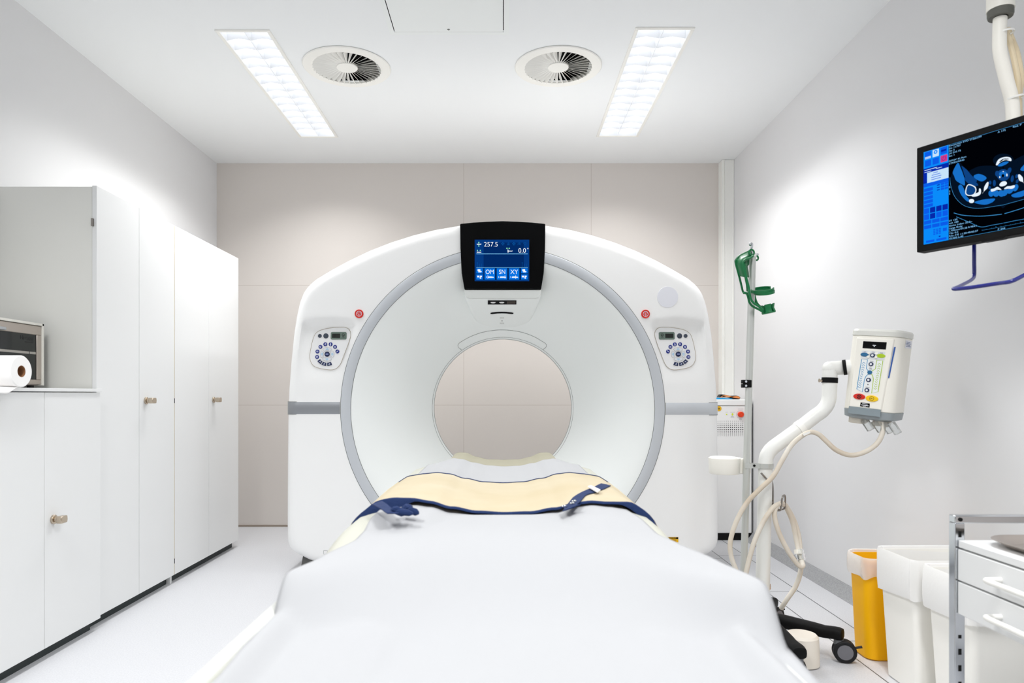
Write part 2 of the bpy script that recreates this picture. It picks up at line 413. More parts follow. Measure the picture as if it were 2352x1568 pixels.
# paper roll lying across the worktop
t = thing('paper_roll', 'white paper towel roll lying on the worktop, end loose', 'paper roll', (-1.68,2.26,.953))
ry, rz, rr = 2.26, .953+.0525, .052
MB().lathe([(.019,-1.79),(rr-.003,-1.79),(rr,-1.787),(rr,-1.566),(rr-.003,-1.563),(.019,-1.563)], (0,ry,rz), 'x', 48).build('paper', 'paper', t)
MB().lathe([(.019,-1.79),(.019,-1.5635),(.0175,-1.5635),(.0175,-1.79)], (0,ry,rz), 'x', 32).build('core', 'card', t)
pts = [(2.262,rz-rr+.001),(2.24,.9545),(2.20,.955),(2.16,.957),(2.12,.962),(2.06,.956)]
mb = MB(); sp = spline([(0,a,b) for a,b in pts], 6)
def flap(u, v):
    q = sp[int(round(v*(len(sp)-1)))]; x = -1.79+.226*u; k = max(0., (x+1.592)/.028)
    return Vector((x, q.y, q.z-.022*k*k*sstep((2.25-q.y)/.06)))
mb.grid(flap, 24, len(sp)-1)
mb.build('loose_sheet', 'paper', t, solid=.0006)

# ================================================================== CT SCANNER
GX, GY, GZ = -.003, 3.62, .855                       # centre of the bore, front plane
ct = thing('ct_scanner', 'large white ring-shaped CT scanner with silver trim and blue display', 'CT scanner', (GX,3.95,0))
half = [(1155,513),(1100,515),(1055,519.5),(1000,529),(950,541.5),(900,557.5),(850,577),(800,601),(760,623),(730,641),(712,656),(700,672),(691,695),(684,725),(677,770),(671,830),(666,895),(664,950),(663,1050),(662.5,1150),(662.5,1235),(665,1250),(672,1260),(684,1268),(712,1283),(735,1289),(800,1294),(900,1297),(1155,1298)]
poly = [P(x,y,3.68) for x,y in half]
poly = [(p.x-poly[0].x, p.z-GZ) for p in poly]
def rho(a):                                           # outline radius around the bore axis
    c, s_ = math.cos(a), math.sin(a)
    if c > 0: c = -c
    best = None
    for (x0,z0),(x1,z1) in zip(poly[:-1], poly[1:]):
        ex, ez = x1-x0, z1-z0; den = c*ez-s_*ex
        if abs(den) < 1e-9: continue
        r = (x0*ez-z0*ex)/den; k = (x0*s_-z0*c)/den
        if r > 0 and -1e-6 <= k <= 1+1e-6 and (best is None or r > best): best = r
    return best
def dent(x, z):
    ax = abs(x-GX); k = sstep((1.332-.10*(abs(ax-.9)) -z)/.045)*max(0, min(1, (z-1.0)/.30))**.9
    wdw = sstep((.19-abs(ax-.905))/.09) if ax > .905 else sstep((.155-abs(ax-.905))/.055)
    return .030*k*wdw
def front_y(x, z): return GY+dent(x, z)
N = 360; RB = .06
rh = [rho(2*PI*k/N) for k in range(N)]
rings = []
def ring(rf, yf):
    out = []
    for k in range(N):
        a = 2*PI*k/N; r = rf(rh[k]); x, z = GX+r*math.cos(a), GZ+r*math.sin(a)
        out.append((x, yf(x, z) if callable(yf) else yf, z))
    rings.append(out)
ring(lambda r: .835, GY+.02)
for i in range(29): ring(lambda r, i=i: .835+(r-RB-.835)*i/28 if r-RB > .84 else .835+.0002*i, front_y)
for i in range(1, 9):
    a = PI/2*i/8; ring(lambda r, a=a: r-RB+RB*math.sin(a), GY+RB-RB*math.cos(a))
ring(lambda r: r, 4.10)
for i in range(1, 5):
    a = PI/2*i/4; ring(lambda r, a=a: r-RB+RB*math.cos(a), 4.10+RB*math.sin(a))
ring(lambda r: .80, 4.16)
MB().loft(rings, cap=False).build('housing', 'white', ct, angle=50)
# trim ring with its two joints
def fun_r2y(r): u = max(0, (.788-r)/.397); return GY+.35*u**1.55
MB().lathe([(.7905,GY+.012),(.7905,GY-.002),(.795,GY-.0045),(.837,GY-.0045),(.8415,GY-.002),(.8415,GY+.012)], (GX,0,GZ), 'y', 180).build('trim_ring', 'silver', ct)
mb = MB()
for r in (.7895, .8430): mb.tube([(GX+r*math.cos(2*PI*k/180), GY-.0005, GZ+r*math.sin(2*PI*k/180)) for k in range(180)], .0012, 6, closed=True)
mb.build('trim_joint', 'seam', ct)
prof = [(.789-.398*i/60, fun_r2y(.789-.398*i/60)) for i in range(61)]
prof += [(.391,3.98),(.393,3.99),(.41,4.02),(.47,4.07),(.58,4.12),(.80,4.16)]
MB().lathe(prof, (GX,0,GZ), 'y', 180).build('bore', 'cone', ct, angle=60)
mb = MB()
for r, m_ in ((.3905,0), (.4005,1)):
    y = fun_r2y(r)-.0012
    mb.tube([(GX+r*math.cos(2*PI*k/180), y, GZ+r*math.sin(2*PI*k/180)) for k in range(180)], .0008, 6, closed=True)
mb.build('bore_lip', mat('lip_grey', (140,142,140), .6), ct)
def cone_hit(px, py, off=.0015):
    a, b = GY, 4.0
    for i in range(50):
        d = (a+b)/2; p = P(px,py,d); r = math.hypot(p.x-GX, p.z-GZ)
        if fun_r2y(r) > d: a = d
        else: b = d
    return P(px, py, a-off)
pts = [(1060,803),(1053,797),(1053,790),(1062,783),(1085,771),(1115,761.5),(1153,757.5),(1192,761.5),(1222,771),(1244,783),(1254,790),(1254,797),(1247,803)]
MB().tube([cone_hit(*q) for q in spline([(x,y,0) for x,y in pts], 8) for q in [(q.x,q.y)]], .0009, 6).build('lip_joint', 'seam', ct)
# display head: black panel, pale visor, nose that runs back into the cone
zt, zb = 1.818, P(0,665,GY).z
top = [(GX+x, GZ+rho(math.atan2(zt-GZ, x))*math.sin(math.atan2(zt-GZ, x))) for x in (-.2215,-.15,-.08,0,.08,.15,.2215)]
pan = [(GX-.199,zb),(GX+.199,zb),(GX+.213,1.56),(GX+.2195,1.69)]+[(x,z-.004) for x,z in top[::-1]]+[(GX-.2195,1.69),(GX-.213,1.56)]
dp = MB().prism(pan, GY-.010, GY+.13).build('display_panel', 'black', ct, bevel=.005, seg=3)
FG = frame((GX,GY-.0103,0),(1,0,0),(0,0,1))
def G(zx, zy, ox=1080., oy=540., sc=13.634):          # display details on the flat panel
    p = P(ox+zx/sc, oy+zy/sc, GY-.0103); return (p.x-GX, p.z)
def GR(mb, x0, y0, x1, y1, h):
    a, b = G(x0,y0), G(x1,y1); return mb.rect(a[0], b[0], b[1], a[1], h)
def GP(mb, pts, h): return mb.flat([G(*p) for p in pts][::-1], h)
sc_ = GR(MB(FG), 140,140,1850,1440, .0004).build('screen', 's_bg2', dp)
mb = MB(FG); GR(mb, 142,142,420,1438,.0006); GR(mb,1680,142,1848,1438,.0006); GR(mb,420,1395,1680,1438,.0006); GR(mb,420,142,1680,230,.0006); mb.build('screen_margin', 's_bg', dp)
for a,b,c,d in ((193,1035,393,1195),(193,1228,393,1388),(450,1035,772,1388),(832,1035,1156,1388),(1214,1035,1536,1388),(1594,1035,1796,1192),(1594,1228,1796,1385)): GR(MB(FG),a,b,c,d,.0009).build('screen_key', 's_btn', dp)
def gt(s_, x, y, hpx, **k):
    p = G(x,y); MB(FG).text(s_, hpx/13.634/442*1.37, p[0], p[1], .0012, **k).build('screen_reading', 's_white', dp)
gt('257.5', 432, 355, 150, sx=.98); gt('0.0', 1510, 550, 150, sx=.98)
gt('OM', 612, 1212, 140, align='c', sx=.9); gt('SN', 1000, 1212, 140, align='c', sx=.9); gt('XY', 1378, 1212, 140, align='c', sx=.95)
mb = MB(FG)
p = G(1805,417); mb.ringd(p[0],p[1],.0017,.0034,.0012)
GP(mb,[(205,270),(330,270),(345,262),(345,298),(205,298)],.0012); GP(mb,[(205,518),(330,524),(345,515),(345,548),(205,548)],.0012)
GP(mb,[(1170,450),(1195,450),(1200,545),(1172,545)],.0012); GP(mb,[(1185,485),(1300,490),(1325,478),(1320,508),(1185,508)],.0012)
for x0, cr in ((545,552),(930,1090),(1305,1425)):
    GP(mb,[(x0,1310),(x0+20,1292),(x0+110,1292),(x0+190,1305),(x0+195,1330),(x0+120,1334),(x0,1334)],.0012); GR(mb,cr-5,1255,cr+5,1365,.0012)
    xa = x0-55; GP(mb,[(xa,1310),(xa+22,1285),(xa+30,1292),(xa+18,1310),(xa+30,1328),(xa+22,1335)],.0012)
for x0 in (0, 1400):
    GR(mb,232+x0,1068,318+x0,1128,.0012); GP(mb,[(250+x0,1140),(330+x0,1120),(365+x0,1140),(340+x0,1162),(260+x0,1162)],.0012)
    GR(mb,220+x0,1268,285+x0,1320,.0012); GR(mb,305+x0,1268,368+x0,1310,.0012); GP(mb,[(290+x0,1325),(340+x0,1310),(345+x0,1362),(310+x0,1362)],.0012)
mb.build('screen_pictograms', 's_white', dp)
mb = MB(FG)
for a,b,c,d in ((270,202,240,235),(270,362,240,328)): GP(mb,[(a,b),(a+32,c and (b+(30 if b<300 else -30))),(a-32,b+(30 if b<300 else -30))],.0013)
GR(mb,262,225,278,345,.0011)
for s_ in (-1,1): GP(mb,[(272+s_*68,478),(272+s_*38,450),(272+s_*38,505)],.0013); GR(mb,272+s_*38-12,470,272+s_*38+12,486,.0013)
for x in (1150,1222):
    p = G(x,412); mb.disc(p[0],p[1],.0036,.0012)
mb.build('screen_arrows', 's_mint', dp)
mb = MB(FG); GR(mb,192,572,1800,597,.0009); GR(mb,192,1008,1800,1022,.0009); mb.build('screen_rules', 's_line', dp)
mb = MB(FG)
for x in (1022,1195,1368,1535,1710):
    p = G(x,268)
    if x == 1535:
        mb.line([G(1490,310),G(1500,250),G(1530,230),G(1530,300)],.0012,.0008); mb.line([G(1580,310),G(1570,250),G(1542,230),G(1542,300)],.0012,.0008)
    elif x == 1710: mb.line([G(1710,310),G(1668,262),G(1672,236),G(1700,234),G(1712,248),G(1726,232),G(1750,240),G(1750,266)],.0012,.0008,closed=True)
    elif x == 1195: mb.line([G(1150,305),G(1240,305)],.0013,.0008); mb.line([G(1160,285),G(1230,285)],.0013,.0008); mb.line([G(1195,220),G(1195,280)],.0013,.0008); mb.line([G(1160,240),G(1170,280)],.0013,.0008); mb.line([G(1230,240),G(1220,280)],.0013,.0008)
    else:
        for k in range(4):
            a = PI/2*k; mb.disc(p[0]+.0062*math.cos(a), p[1]+.0062*math.sin(a), .0022, .0008, n=10)
        mb.ringd(p[0],p[1],.0028,.004,.0008)
for x in (225,1630):
    GP(mb,[(x-22,858),(x+22,858),(x,888)],.0008)
    for dx in (0,66,130): GR(mb,x+dx-3,895,x+dx+3,980,.0008); GR(mb,x+dx-16,968,x+dx+16,974,.0008)
mb.build('screen_icons', 's_dim', dp)
# pale visor and nose
z1, z2 = P(0,666,GY).z, P(0,685,GY).z
MB().prism([(GX-.200,z1),(GX+.200,z1),(GX+.197,z2+.02),(GX+.185,z2+.003),(GX+.17,z2),(GX-.17,z2),(GX-.185,z2+.003),(GX-.197,z2+.02)], GY-.006, GY+.12).build('visor', mat('visor_pale', (226,229,226), .45), ct, bevel=.002)
def nose_y(z):
    t = max(0, min(1, (1.445-z)/(1.445-1.306))); return GY-.002+.270*t**1.15
def nose_w(z):
    t = max(0, min(1, (1.445-z)/(1.445-1.306))); return .198-.064*t**1.25
mb = MB(); rings = []
for i in range(25):
    z = z1-.004-(z1-.004-1.306)*i/24; w, y = nose_w(z), nose_y(z); e = .018
    rings.append([(GX-w-.006,y+.30,z)]+[(GX-w+e-e*math.cos(a), y+e-e*math.sin(a), z) for a in (0,.39,.78,1.18,1.57)]+[(GX+w-e+e*math.sin(a), y+e-e*math.cos(a), z) for a in (0,.39,.78,1.18,1.57)]+[(GX+w+.006,y+.30,z)])
mb.loft(rings, cap=False, closed=False)
mb.build('nose', 'cone', ct, angle=60)
def nose_pt(px, py, off=.0015):
    a, b = GY-.1, GY+.4
    for i in range(50):
        d = (a+b)/2; p = P(px,py,d)
        if nose_y(p.z) > d: a = d
        else: b = d
    return P(px,py,a-off)
def nquad(x0,y0,x1,y1,off): return [nose_pt(x0,y1,off),nose_pt(x1,y1,off),nose_pt(x1,y0,off),nose_pt(x0,y0,off)]
mb = MB(); mb.loft([nquad(1120.5,690,1186,699,.004), nquad(1120.5,690,1186,699,-.004)]); sb = mb.build('sensor_bar', 'blackm', ct)
mb = MB()
for x in (1132.5,1152.5):
    o = nose_pt(x,694,.0052); mb.ball(o, .0135, .002, .0062, 16)
mb.build('sensor_lens', 'white', sb)
MB().add(nquad(1164,691.5,1184,697.5,.0046), [(0,1,2,3)]).build('sensor_window', mat('window_brown', (52,40,34), .3), sb)
MB().tube([nose_pt(x,y,.001) for x,y in ((1127,719.5),(1131,718.8),(1142,717.6),(1153,717.2),(1164,717.6),(1175,718.8),(1179,719.5))], [.004,.0062,.006,.006,.006,.0062,.004], 10, flat=.9).build('speaker_slot', 'blackm', ct)
MB().ball(nose_pt(1153,736.5,.0005), .0028, .002, .0028, 10).build('microphone', 'blackm', ct)
mb = MB()
for y in (728.5,741):
    for k in range(2): mb.add(nquad(1148,y+k*2,1158,y+k*2+.7,.0012), [(0,1,2,3)])
mb.build('print', 'seamlt', ct)
# control panels, emergency buttons, side bars, stickers
outl = [(360,870),(368,790),(390,640),(425,470),(470,330),(520,265),(620,202),(800,155),(1000,128),(1150,124),(1250,127),(1340,165),(1395,250),(1402,350),(1370,470),(1330,600),(1260,790),(1200,960),(1150,1080),(1075,1170),(985,1215),(880,1224),(700,1200),(540,1160),(440,1090),(382,990)]
def control_panel(sg):
    y_of = lambda z: GY+.0305*max(0,min(1,(z-1.0)/.30))**.9
    za, zc = 1.07, 1.27
    o = Vector((GX, y_of(za)-.0035, za)); up = Vector((0, y_of(zc)-y_of(za), zc-za)).normalized()
    o = o-up*(za/up.z)
    FM = frame(o, (1,0,0), up)
    def K(x, y):
        p = P(680+x/11.2, 740+y/11.2, GY+.018); return (sg*(p.x-GX), p.z/up.z)
    pl = [K(*q) for q in outl]
    if sg > 0: pl = pl[::-1]
    sp = [(q.x,q.y) for q in spline([(x,y,0) for x,y in pl], 4, closed=True)]
    cp = MB(FM).slab(sp, -.012, .0).build('control_panel', mat('panel_white', (240,240,240), .4), ct, bevel=.0015)
    MB(FM).tube([(x,y,-.0002) for x,y in sp], .0011, 6, closed=True).build('panel_joint', 'seamtan', cp)
    R = 1/11.2/442
    def btn(x, y, r, m_, h=.003, name='button'):
        c = K(x,y); mb = MB(FM); n = 24
        mb.loft([[(c[0]+q*math.cos(2*PI*k/n), c[1]+q*math.sin(2*PI*k/n), hh) for k in range(n)] for q, hh in ((r*R,0),(r*R,h*.7),(r*R*.88,h))])
        return mb.build(name, m_, cp)
    btn(610,348,50,'greybtn'); btn(765,348,67,'greybtn')
    def rrect(x0,y0,x1,y1,r):
        out = []
        for cx_, cy_, a in ((x1-r,y0+r,-90),(x1-r,y1-r,0),(x0+r,y1-r,90),(x0+r,y0+r,180)):
            for k in range(5):
                aa = math.radians(a+22.5*k); out.append(K(cx_+r*math.cos(aa), cy_+r*math.sin(aa)))
        return out
    lc = MB(FM).slab(rrect(890,248,1298,442,35), 0, .0025).build('lcd_window', 'lcd', cp)
    MB(FM).flat([K(925,292),K(1135,292),K(1135,402),K(925,402)], .0029).build('lcd_readout', mat('lcd_dark', (18,24,20), .3), lc)
    mb = MB(FM); c = K(1212,325); mb.ringd(c[0],c[1],26*R,38*R,.003); mb.line([K(1180,345),K(1245,345)],8*R,.003); mb.line([K(1190,310),K(1235,340)],8*R,.003)
    for dx in (-22,0,22): mb.line([K(1212+dx*.8,365),K(1212+dx*1.3,405)],8*R,.003)
    mb.build('lcd_symbol', mat('lcd_print', (46,54,48), .4), lc)
    kinds = [(755,565,0),(892,565,1),(632,632,2),(1007,632,3),(558,753,4),(1070,752,5),(552,893,3)]
    for x, y, kd in kinds:
        b = btn(x, y, 50, 'navy'); mb = MB(FM); h = .0034
        if kd == 0: mb.line([K(x-22,y+4),K(x,y-14),K(x+18,y-22)],9*R,h); mb.line([K(x-4,y+10),K(x+18,y+22)],9*R,h); mb.line([K(x+17,y-24),K(x+17,y+24)],7*R,h)
        elif kd == 1: c = K(x,y-22); mb.disc(c[0],c[1],10*R,h); c = K(x-2,y+16); mb.disc(c[0],c[1],16*R,h,ry=20*R)
        elif kd == 2: c = K(x,y); mb.ringd(c[0],c[1],13*R,24*R,h,n=8)
        elif kd == 3: mb.line([K(x-20,y+20),K(x-20,y-14),K(x+20,y-14),K(x+20,y+20)],8*R,h,closed=True); mb.line([K(x-8,y+2),K(x+10,y+2)],9*R,h)
        elif kd == 4: mb.line([K(x-24,y-10),K(x+24,y-10)],9*R,h); mb.line([K(x-24,y+12),K(x+24,y+12)],11*R,h)
        else: mb.line([K(x-26,y+18),K(x+2,y+2),K(x+24,y-22)],12*R,h); c = K(x-22,y+14); mb.disc(c[0],c[1],11*R,h)
        mb.build('button_symbol', 'icon', b)
    ctr = K(810,822)
    def sector(a0, a1, r0, r1, k=8):
        q = [(ctr[0]+sg*-1*r1*R*math.cos(math.radians(a0+(a1-a0)*i/k)), ctr[1]+r1*R*math.sin(math.radians(a0+(a1-a0)*i/k))) for i in range(k+1)]
        q += [(ctr[0]+sg*-1*r0*R*math.cos(math.radians(a1+(a0-a1)*i/k)), ctr[1]+r0*R*math.sin(math.radians(a1+(a0-a1)*i/k))) for i in range(k+1)]
        return q
    for a0, a1 in ((216,238),(243,266),(272,296)):
        sec = sector(180-a0, 180-a1, 222, 305)
        b = MB(FM).slab(sec, 0, .003).build('button', 'navy2', cp)
        am = math.radians(180-(a0+a1)/2); x, y = ctr[0]-sg*262*R*math.cos(am), ctr[1]+262*R*math.sin(am)
        mb = MB(FM); mb.line([(x-24*R,y-14*R),(x+4*R,y+4*R),(x+26*R,y+22*R)],10*R,.0034); mb.line([(x,y),(x+16*R,y-22*R)],9*R,.0034); mb.build('button_symbol', 'icon', b)
    for k, a in enumerate((90,180,270,0)):
        w = 44 if k % 2 == 0 else 30
        b = MB(FM).slab(sector(a-w, a+w, 98, 178), 0, .0022).build('direction_key', 'pale', cp)
        mb = MB(FM); q = sector(a-w, a+w, 98, 178); mb.line(q, 5*R, .0024, closed=True); mb.build('key_outline', mat('key_grey', (165,165,170), .5), b)
        am = math.radians(a); x, y = ctr[0]-sg*138*R*math.cos(am), ctr[1]+138*R*math.sin(am)
        mb = MB(FM); d = (-sg*math.cos(am), math.sin(am)); e = (-d[1], d[0])
        pt = lambda u, v: (x+(d[0]*u+e[0]*v)*R, y+(d[1]*u+e[1]*v)*R)
        mb.line([pt(-18,-32),pt(4,-14),pt(24,0),pt(4,14),pt(-18,32)], 9*R, .0027); mb.line([pt(-18,-30),pt(-18,30)], 8*R, .0027); mb.build('key_symbol', 'sky', b)
    b = btn(810,822,67,'navy2', .004)
    mb = MB(FM); mb.line([K(775,822),K(845,822)], 22*R, .0045); mb.build('button_symbol', mat('icon_lav', (170,185,240), .5), b)
control_panel(1)
control_panel(-1)
for px, py in ((825,720.5),(1482.5,721)):
    p = P(px,py,GY); FM = frame((p.x,GY-.0005,p.z),(1,0,0),(0,0,1))
    mb = MB(FM); n = 32
    mb.loft([[(q*math.cos(2*PI*k/n), q*math.sin(2*PI*k/n), h) for k in range(n)] for q, h in ((.0225,-.002),(.0225,.004),(.0205,.006),(.0185,.006),(.017,.0045))])
    b = mb.build('emergency_button', 'red', ct)
    mb = MB(FM); mb.ringd(0,0,.0125,.0145,.0048)
    mb.line([(-.0105,.0055),(.0105,.0055),(0,-.0125)],.0018,.0049,closed=True); mb.line([(0,.004),(0,-.008)],.0016,.005); mb.build('emblem', 'icon', b)
def side_y(x):                                        # front cover runs round the side edge
    e = abs(x-GX)-(1.1316-RB); return GY+.002 if e <= 0 else GY+RB-math.sqrt(max(0,RB*RB-min(e,RB*.98)**2))
for sg, m_, dz in ((-1,'brushed',0),(1,'silver',-.004)):
    xs_ = [GX+sg*(.8475+(.222)*i/8) for i in range(9)]+[GX+sg*(1.0716+RB*.975*math.sin(PI/2*i/8)) for i in range(1,9)]
    zb_, zt_ = .829+dz, .8915+dz; rings = []
    for x in xs_:
        y = side_y(x)-.004; rings.append([(x,y+.012,zb_),(x,y+.002,zb_),(x,y,zb_+.003),(x,y,zt_-.003),(x,y+.002,zt_),(x,y+.012,zt_)])
    b = MB().loft(rings).build('side_bar', m_, ct, angle=50)
    mb = MB()
    for z in (zb_-.0012, zt_+.0012): mb.tube([(x,side_y(x)-.0005,z) for x in xs_], .0014, 6)
    mb.tube([(GX+sg*.8475,GY-.0005,zb_),(GX+sg*.8475,GY-.0005,zt_)], .0014, 6)
    mb.build('bar_joint', 'seam', b)
p = P(1533.5,682,GY); MB().lathe([(.0005,-.0015),(.054,-.0015),(.0545,0)], (p.x,GY,p.z), 'y', 48).build('round_sticker', 'sticker', ct)
for y0, y1, word in ((1233,1245,'AVERTISSEMENT'),(1247.5,1259.5,'ATTENTION')):
    a, b = P(1512,y1,GY), P(1558,y0,GY); FM = frame((0,GY-.0012,0),(1,0,0),(0,0,1))
    l = MB(FM).rect(a.x,b.x,a.z,b.z).build('warning_label', 'stick', ct)
    mb = MB(FM); mb.rect(a.x+.002,b.x-.001,b.z-.0095,b.z-.001,.0004); mb.build('label_band', 'black', l)
    mb = MB(FM); mb.text(word, .0085, b.x-.012, b.z-.008, .0008, align='r'); mb.build('label_word', 'stick', l)
    mb = MB(FM)
    for k in range(3): mb.rect(a.x+.01,b.x-.012,b.z-.0145-.004*k,b.z-.0133-.004*k,.0004)
    mb.build('label_print', mat('label_brown', (120,88,12), .6), l)
p = P(747,1268,GY); FM = frame((p.x,GY-.0012,p.z),(1,0,0),(0,0,1))
MB(FM).line([(-.008,-.009),(.012,-.009),(.012,.009),(-.008,.009)],.0016,closed=True).build('type_plate', 'seam', ct)
mb = MB(); mb.box(GX-.92,GX+.92,3.78,4.08,0,.07); mb.build('base', mat('base_grey', (120,122,120), .6), ct)
for x in (-1.035,1.03):
    for y in (3.70,4.04): MB().loft([[(x-.035,y-.03,0),(x+.035,y-.03,0),(x+.035,y+.03,0),(x-.035,y+.03,0)],[(x-.022,y-.02,.085),(x+.022,y-.02,.085),(x+.022,y+.02,.085),(x-.022,y+.02,.085)]]).build('levelling_foot', mat('foot_grey', (92,92,90), .6), ct)

# ================================================================== PATIENT TABLE AND WHAT LIES ON IT
_pk = [(0,.636),(.06,.639),(.12,.650),(.17,.664),(.205,.668),(.25,.664),(.30,.656),(.335,.645),(.356,.622),(.367,.585)]
def pad_z(x, y=1.):
    ax = abs(x)
    for (a,b),(c,d) in zip(_pk[:-1],_pk[1:]):
        if ax <= c: return b+(d-b)*sstep((ax-a)/(c-a)) if c < .3 else b+(d-b)*(ax-a)/(c-a)
    return .58
ctab = thing('patient_table', 'long padded scanner table in front of the scanner', 'patient table', (0,1.3,0))
xsn = [-.367+.734*i/60 for i in range(61)]
def mat_z(x, y): k = sstep((.335-abs(x))/.05); return pad_z(x)-sstep((1.52-y)/.36)*(.075*k+.044*(1-k)*sstep((.372-abs(x))/.02))
mb = MB(); rings = []
for y in [.2]+[.25+.05*i for i in range(45)]+[2.55,2.64,2.65]:
    e = .012 if y in (.2,2.65) else 0
    rings.append([(x,y,mat_z(x,y)-e) for x in xsn]+[(.36,y,.55),(-.36,y,.55)])
mb.loft(rings).build('mattress', 'tan', ctab, angle=60)
mb = MB(); rings = []
def head_z(x, y): return pad_z(x)-.0+.010*sstep((y-2.9)/.2)*(abs(x)/.2)*math.cos(x*38)*.5
for y in [2.62+.04*i for i in range(13)]+[3.145,3.15]:
    w = .215 if y < 3.14 else .21; rings.append([(-w+2*w*i/40, y, head_z(-w+2*w*i/40,y)-(.008 if y == 3.15 else 0)) for i in range(41)]+[(w*.96,y,.60),(w*.6,y,.57),(-w*.6,y,.57),(-w*.96,y,.60)])
mb.loft(rings).build('head_cradle', 'tan2', ctab, angle=60)
mb = MB(); mb.box(-.30,.30,.22,2.55,.44,.555); mb.build('table_frame', 'cream', ctab, bevel=.02)
mb = MB(); mb.box(-.24,.24,.7,2.2,.05,.45); mb.build('pedestal', 'cream', ctab, bevel=.02)
MB().box(-.29,.29,.6,2.5,0,.06).build('table_base', 'grey', ctab, bevel=.01)
for s_ in (-1,1): MB().box(s_*.352-.015 if s_ < 0 else .342,s_*.352+.010 if s_ < 0 else .367,.2,2.48,.545,.586 if s_ > 0 else .600).build('side_rail', mat('rail_white', (214,215,210), .5), ctab, bevel=.006)
# white sheet over the whole table
def pw(t, tab):
    if t <= tab[0][0]: return tab[0][1]
    for (a,b),(c,d) in zip(tab[:-1],tab[1:]):
        if t <= c: return b+(d-b)*sstep((t-a)/(c-a))*.5+(d-b)*(t-a)/(c-a)*.5
    return tab[-1][1]
WL = [(.3,.315),(.8,.328),(1.02,.345),(1.12,.349),(1.22,.318),(1.34,.284),(1.6,.286)]
WR = [(.3,.372),(.8,.378),(.95,.388),(1.05,.392),(1.17,.362),(1.32,.334),(1.50,.300),(1.62,.286)]
def hwid(y, x): return pw(y, WL if x < 0 else WR)
def sheet_z(x, y):
    ax = abs(x); zp = pad_z(min(ax,.345))+.005
    ru = sstep((1.655-y)/.07)                         # the near end is bunched up into a flat raised fold
    yr = 1.30-.20*sstep((ax-.06)/.28) if x < 0 else 1.30-.28*sstep((ax-.08)/.30)
    ln = .34-.20*sstep((ax-.12)/.22)
    s_ = sstep((yr+.03-y)/ln)
    top = .653+.004*math.sin(7*x+1.5)+.003*math.sin(11*y+4*x)
    low = .592+.012*sstep((.75-y)/.3)+.005*math.sin(8*x-6*y)+.004*math.sin(9*y+3)
    z = zp*(1-ru)+ru*(top*(1-s_)+low*s_)
    hang = max(0, ax-(hwid(y, x)-.024))/.024
    z -= ru*(.004+.024*s_)*hang**1.8
    z = max(z, mat_z(min(ax,.366), y)+.004)
    if y > 2.655 and ax > .20: z = min(z, .668+.005-.028*((ax-.20)/.09)**1.2)
    return z
def sheet_pt(u, v):
    y = .32+2.48*v
    x = (u*2-1); x = x*hwid(y, x)
    yy = y+(.012*math.sin(7*u)*(1 if v > .98 else 0))
    return Vector((x, yy, sheet_z(x, y)))
o = MB().grid(sheet_pt, 80, 180).build('bed_sheet', 'sheet', solid=.003, angle=80)
tag(o, 'wrinkled white sheet spread along the scanner table under the yellow apron', 'sheet')
# lead apron
YA0, YA1 = 1.615, 2.175
def apron_hw(y): return .327+.033*(YA1-y)/(YA1-YA0)
def apron_z(x, y):
    ax = abs(x); z = pad_z(min(ax,.36))+.016-.012*sstep((ax-.29)/.05)
    t = 1-max(0,min(1,(y-YA0)/(YA1-YA0)))
    z += .003*math.sin(11*x+9*y)*t+.004*math.exp(-((x+.1)/.06)**2)*math.exp(-((y-1.85)/.05)**2)
    if x < -.17: z += .012*sstep(t*4-3)*math.exp(-((x+.27)/.06)**2)
    if x > .22: z += .009*sstep(t*4-3)*math.exp(-((x-.31)/.05)**2)
    return z
ap = thing('lead_apron', 'pale yellow lead apron with navy edging folded across the table', 'apron', (0,1.9,.65))
def apron_pt(u, v):
    y = YA0+(YA1-YA0)*v; x = (2*u-1)*apron_hw(y); return Vector((x, y, apron_z(x,y)))
MB().grid(apron_pt, 70, 40).build('cover', 'apron', ap, solid=.004, angle=80)
mb = MB(); rings = []
for i in range(71):
    u = i/70; p = apron_pt(u,0); x = p.x
    dr = .0025+.022*math.exp(-((x+.275)/.055)**4)+.016*math.exp(-((x-.33)/.045)**4)
    rings.append([(p.x,p.y+.006,p.z+.0026),(p.x,p.y-.001,p.z+.0026),(p.x,p.y-.003,p.z+.0005),(p.x,p.y-.003,p.z-dr),(p.x,p.y+.006,p.z-dr)])
mb.loft(rings).build('near_edging', 'webbing', ap, angle=60)
MB().tube([apron_pt(i/70,1)+Vector((0,.001,.0016)) for i in range(71)], .0028, 8).build('far_edging', 'webbing', ap)
for u in (0,1): MB().tube([apron_pt(u,v/20) for v in range(21)], .004, 8).build('side_edging', 'apron', ap)
az = lambda x, y: apron_z(x,y)+.0025
def strap(pts, w0, lift=.003, name='strap'):
    base = [hit(x,y,az,1.3,2.6) for x,y in pts]; sp = spline(base, 8); rings = []
    for i, p in enumerate(sp):
        t = (sp[min(i+1,len(sp)-1)]-sp[max(i-1,0)]); t.z = 0; t.normalize(); q = Vector((-t.y,t.x,0))*w0/2
        a, b = p+q, p-q
        ring = []
        for e in (a, p, b): ring.append(Vector((e.x,e.y,az(e.x,e.y)+lift)))
        ring += [r-Vector((0,0,.0022)) for r in ring[::-1]]
        rings.append(ring)
    return MB().loft(rings).build(name, 'webbing', ap, angle=50)
rs = strap([(1392,1114),(1377,1121),(1355,1130),(1334,1139),(1321,1152),(1312,1162),(1306,1171)], .027)
MB().loft([[hit(x,y,az,1.3,2.6)+Vector((0,0,h)) for x,y in ((1350,1124),(1357,1121.5),(1379,1132),(1372,1137))] for h in (.006,.009)]).build('strap_loop', 'paper', rs)
mb = MB()
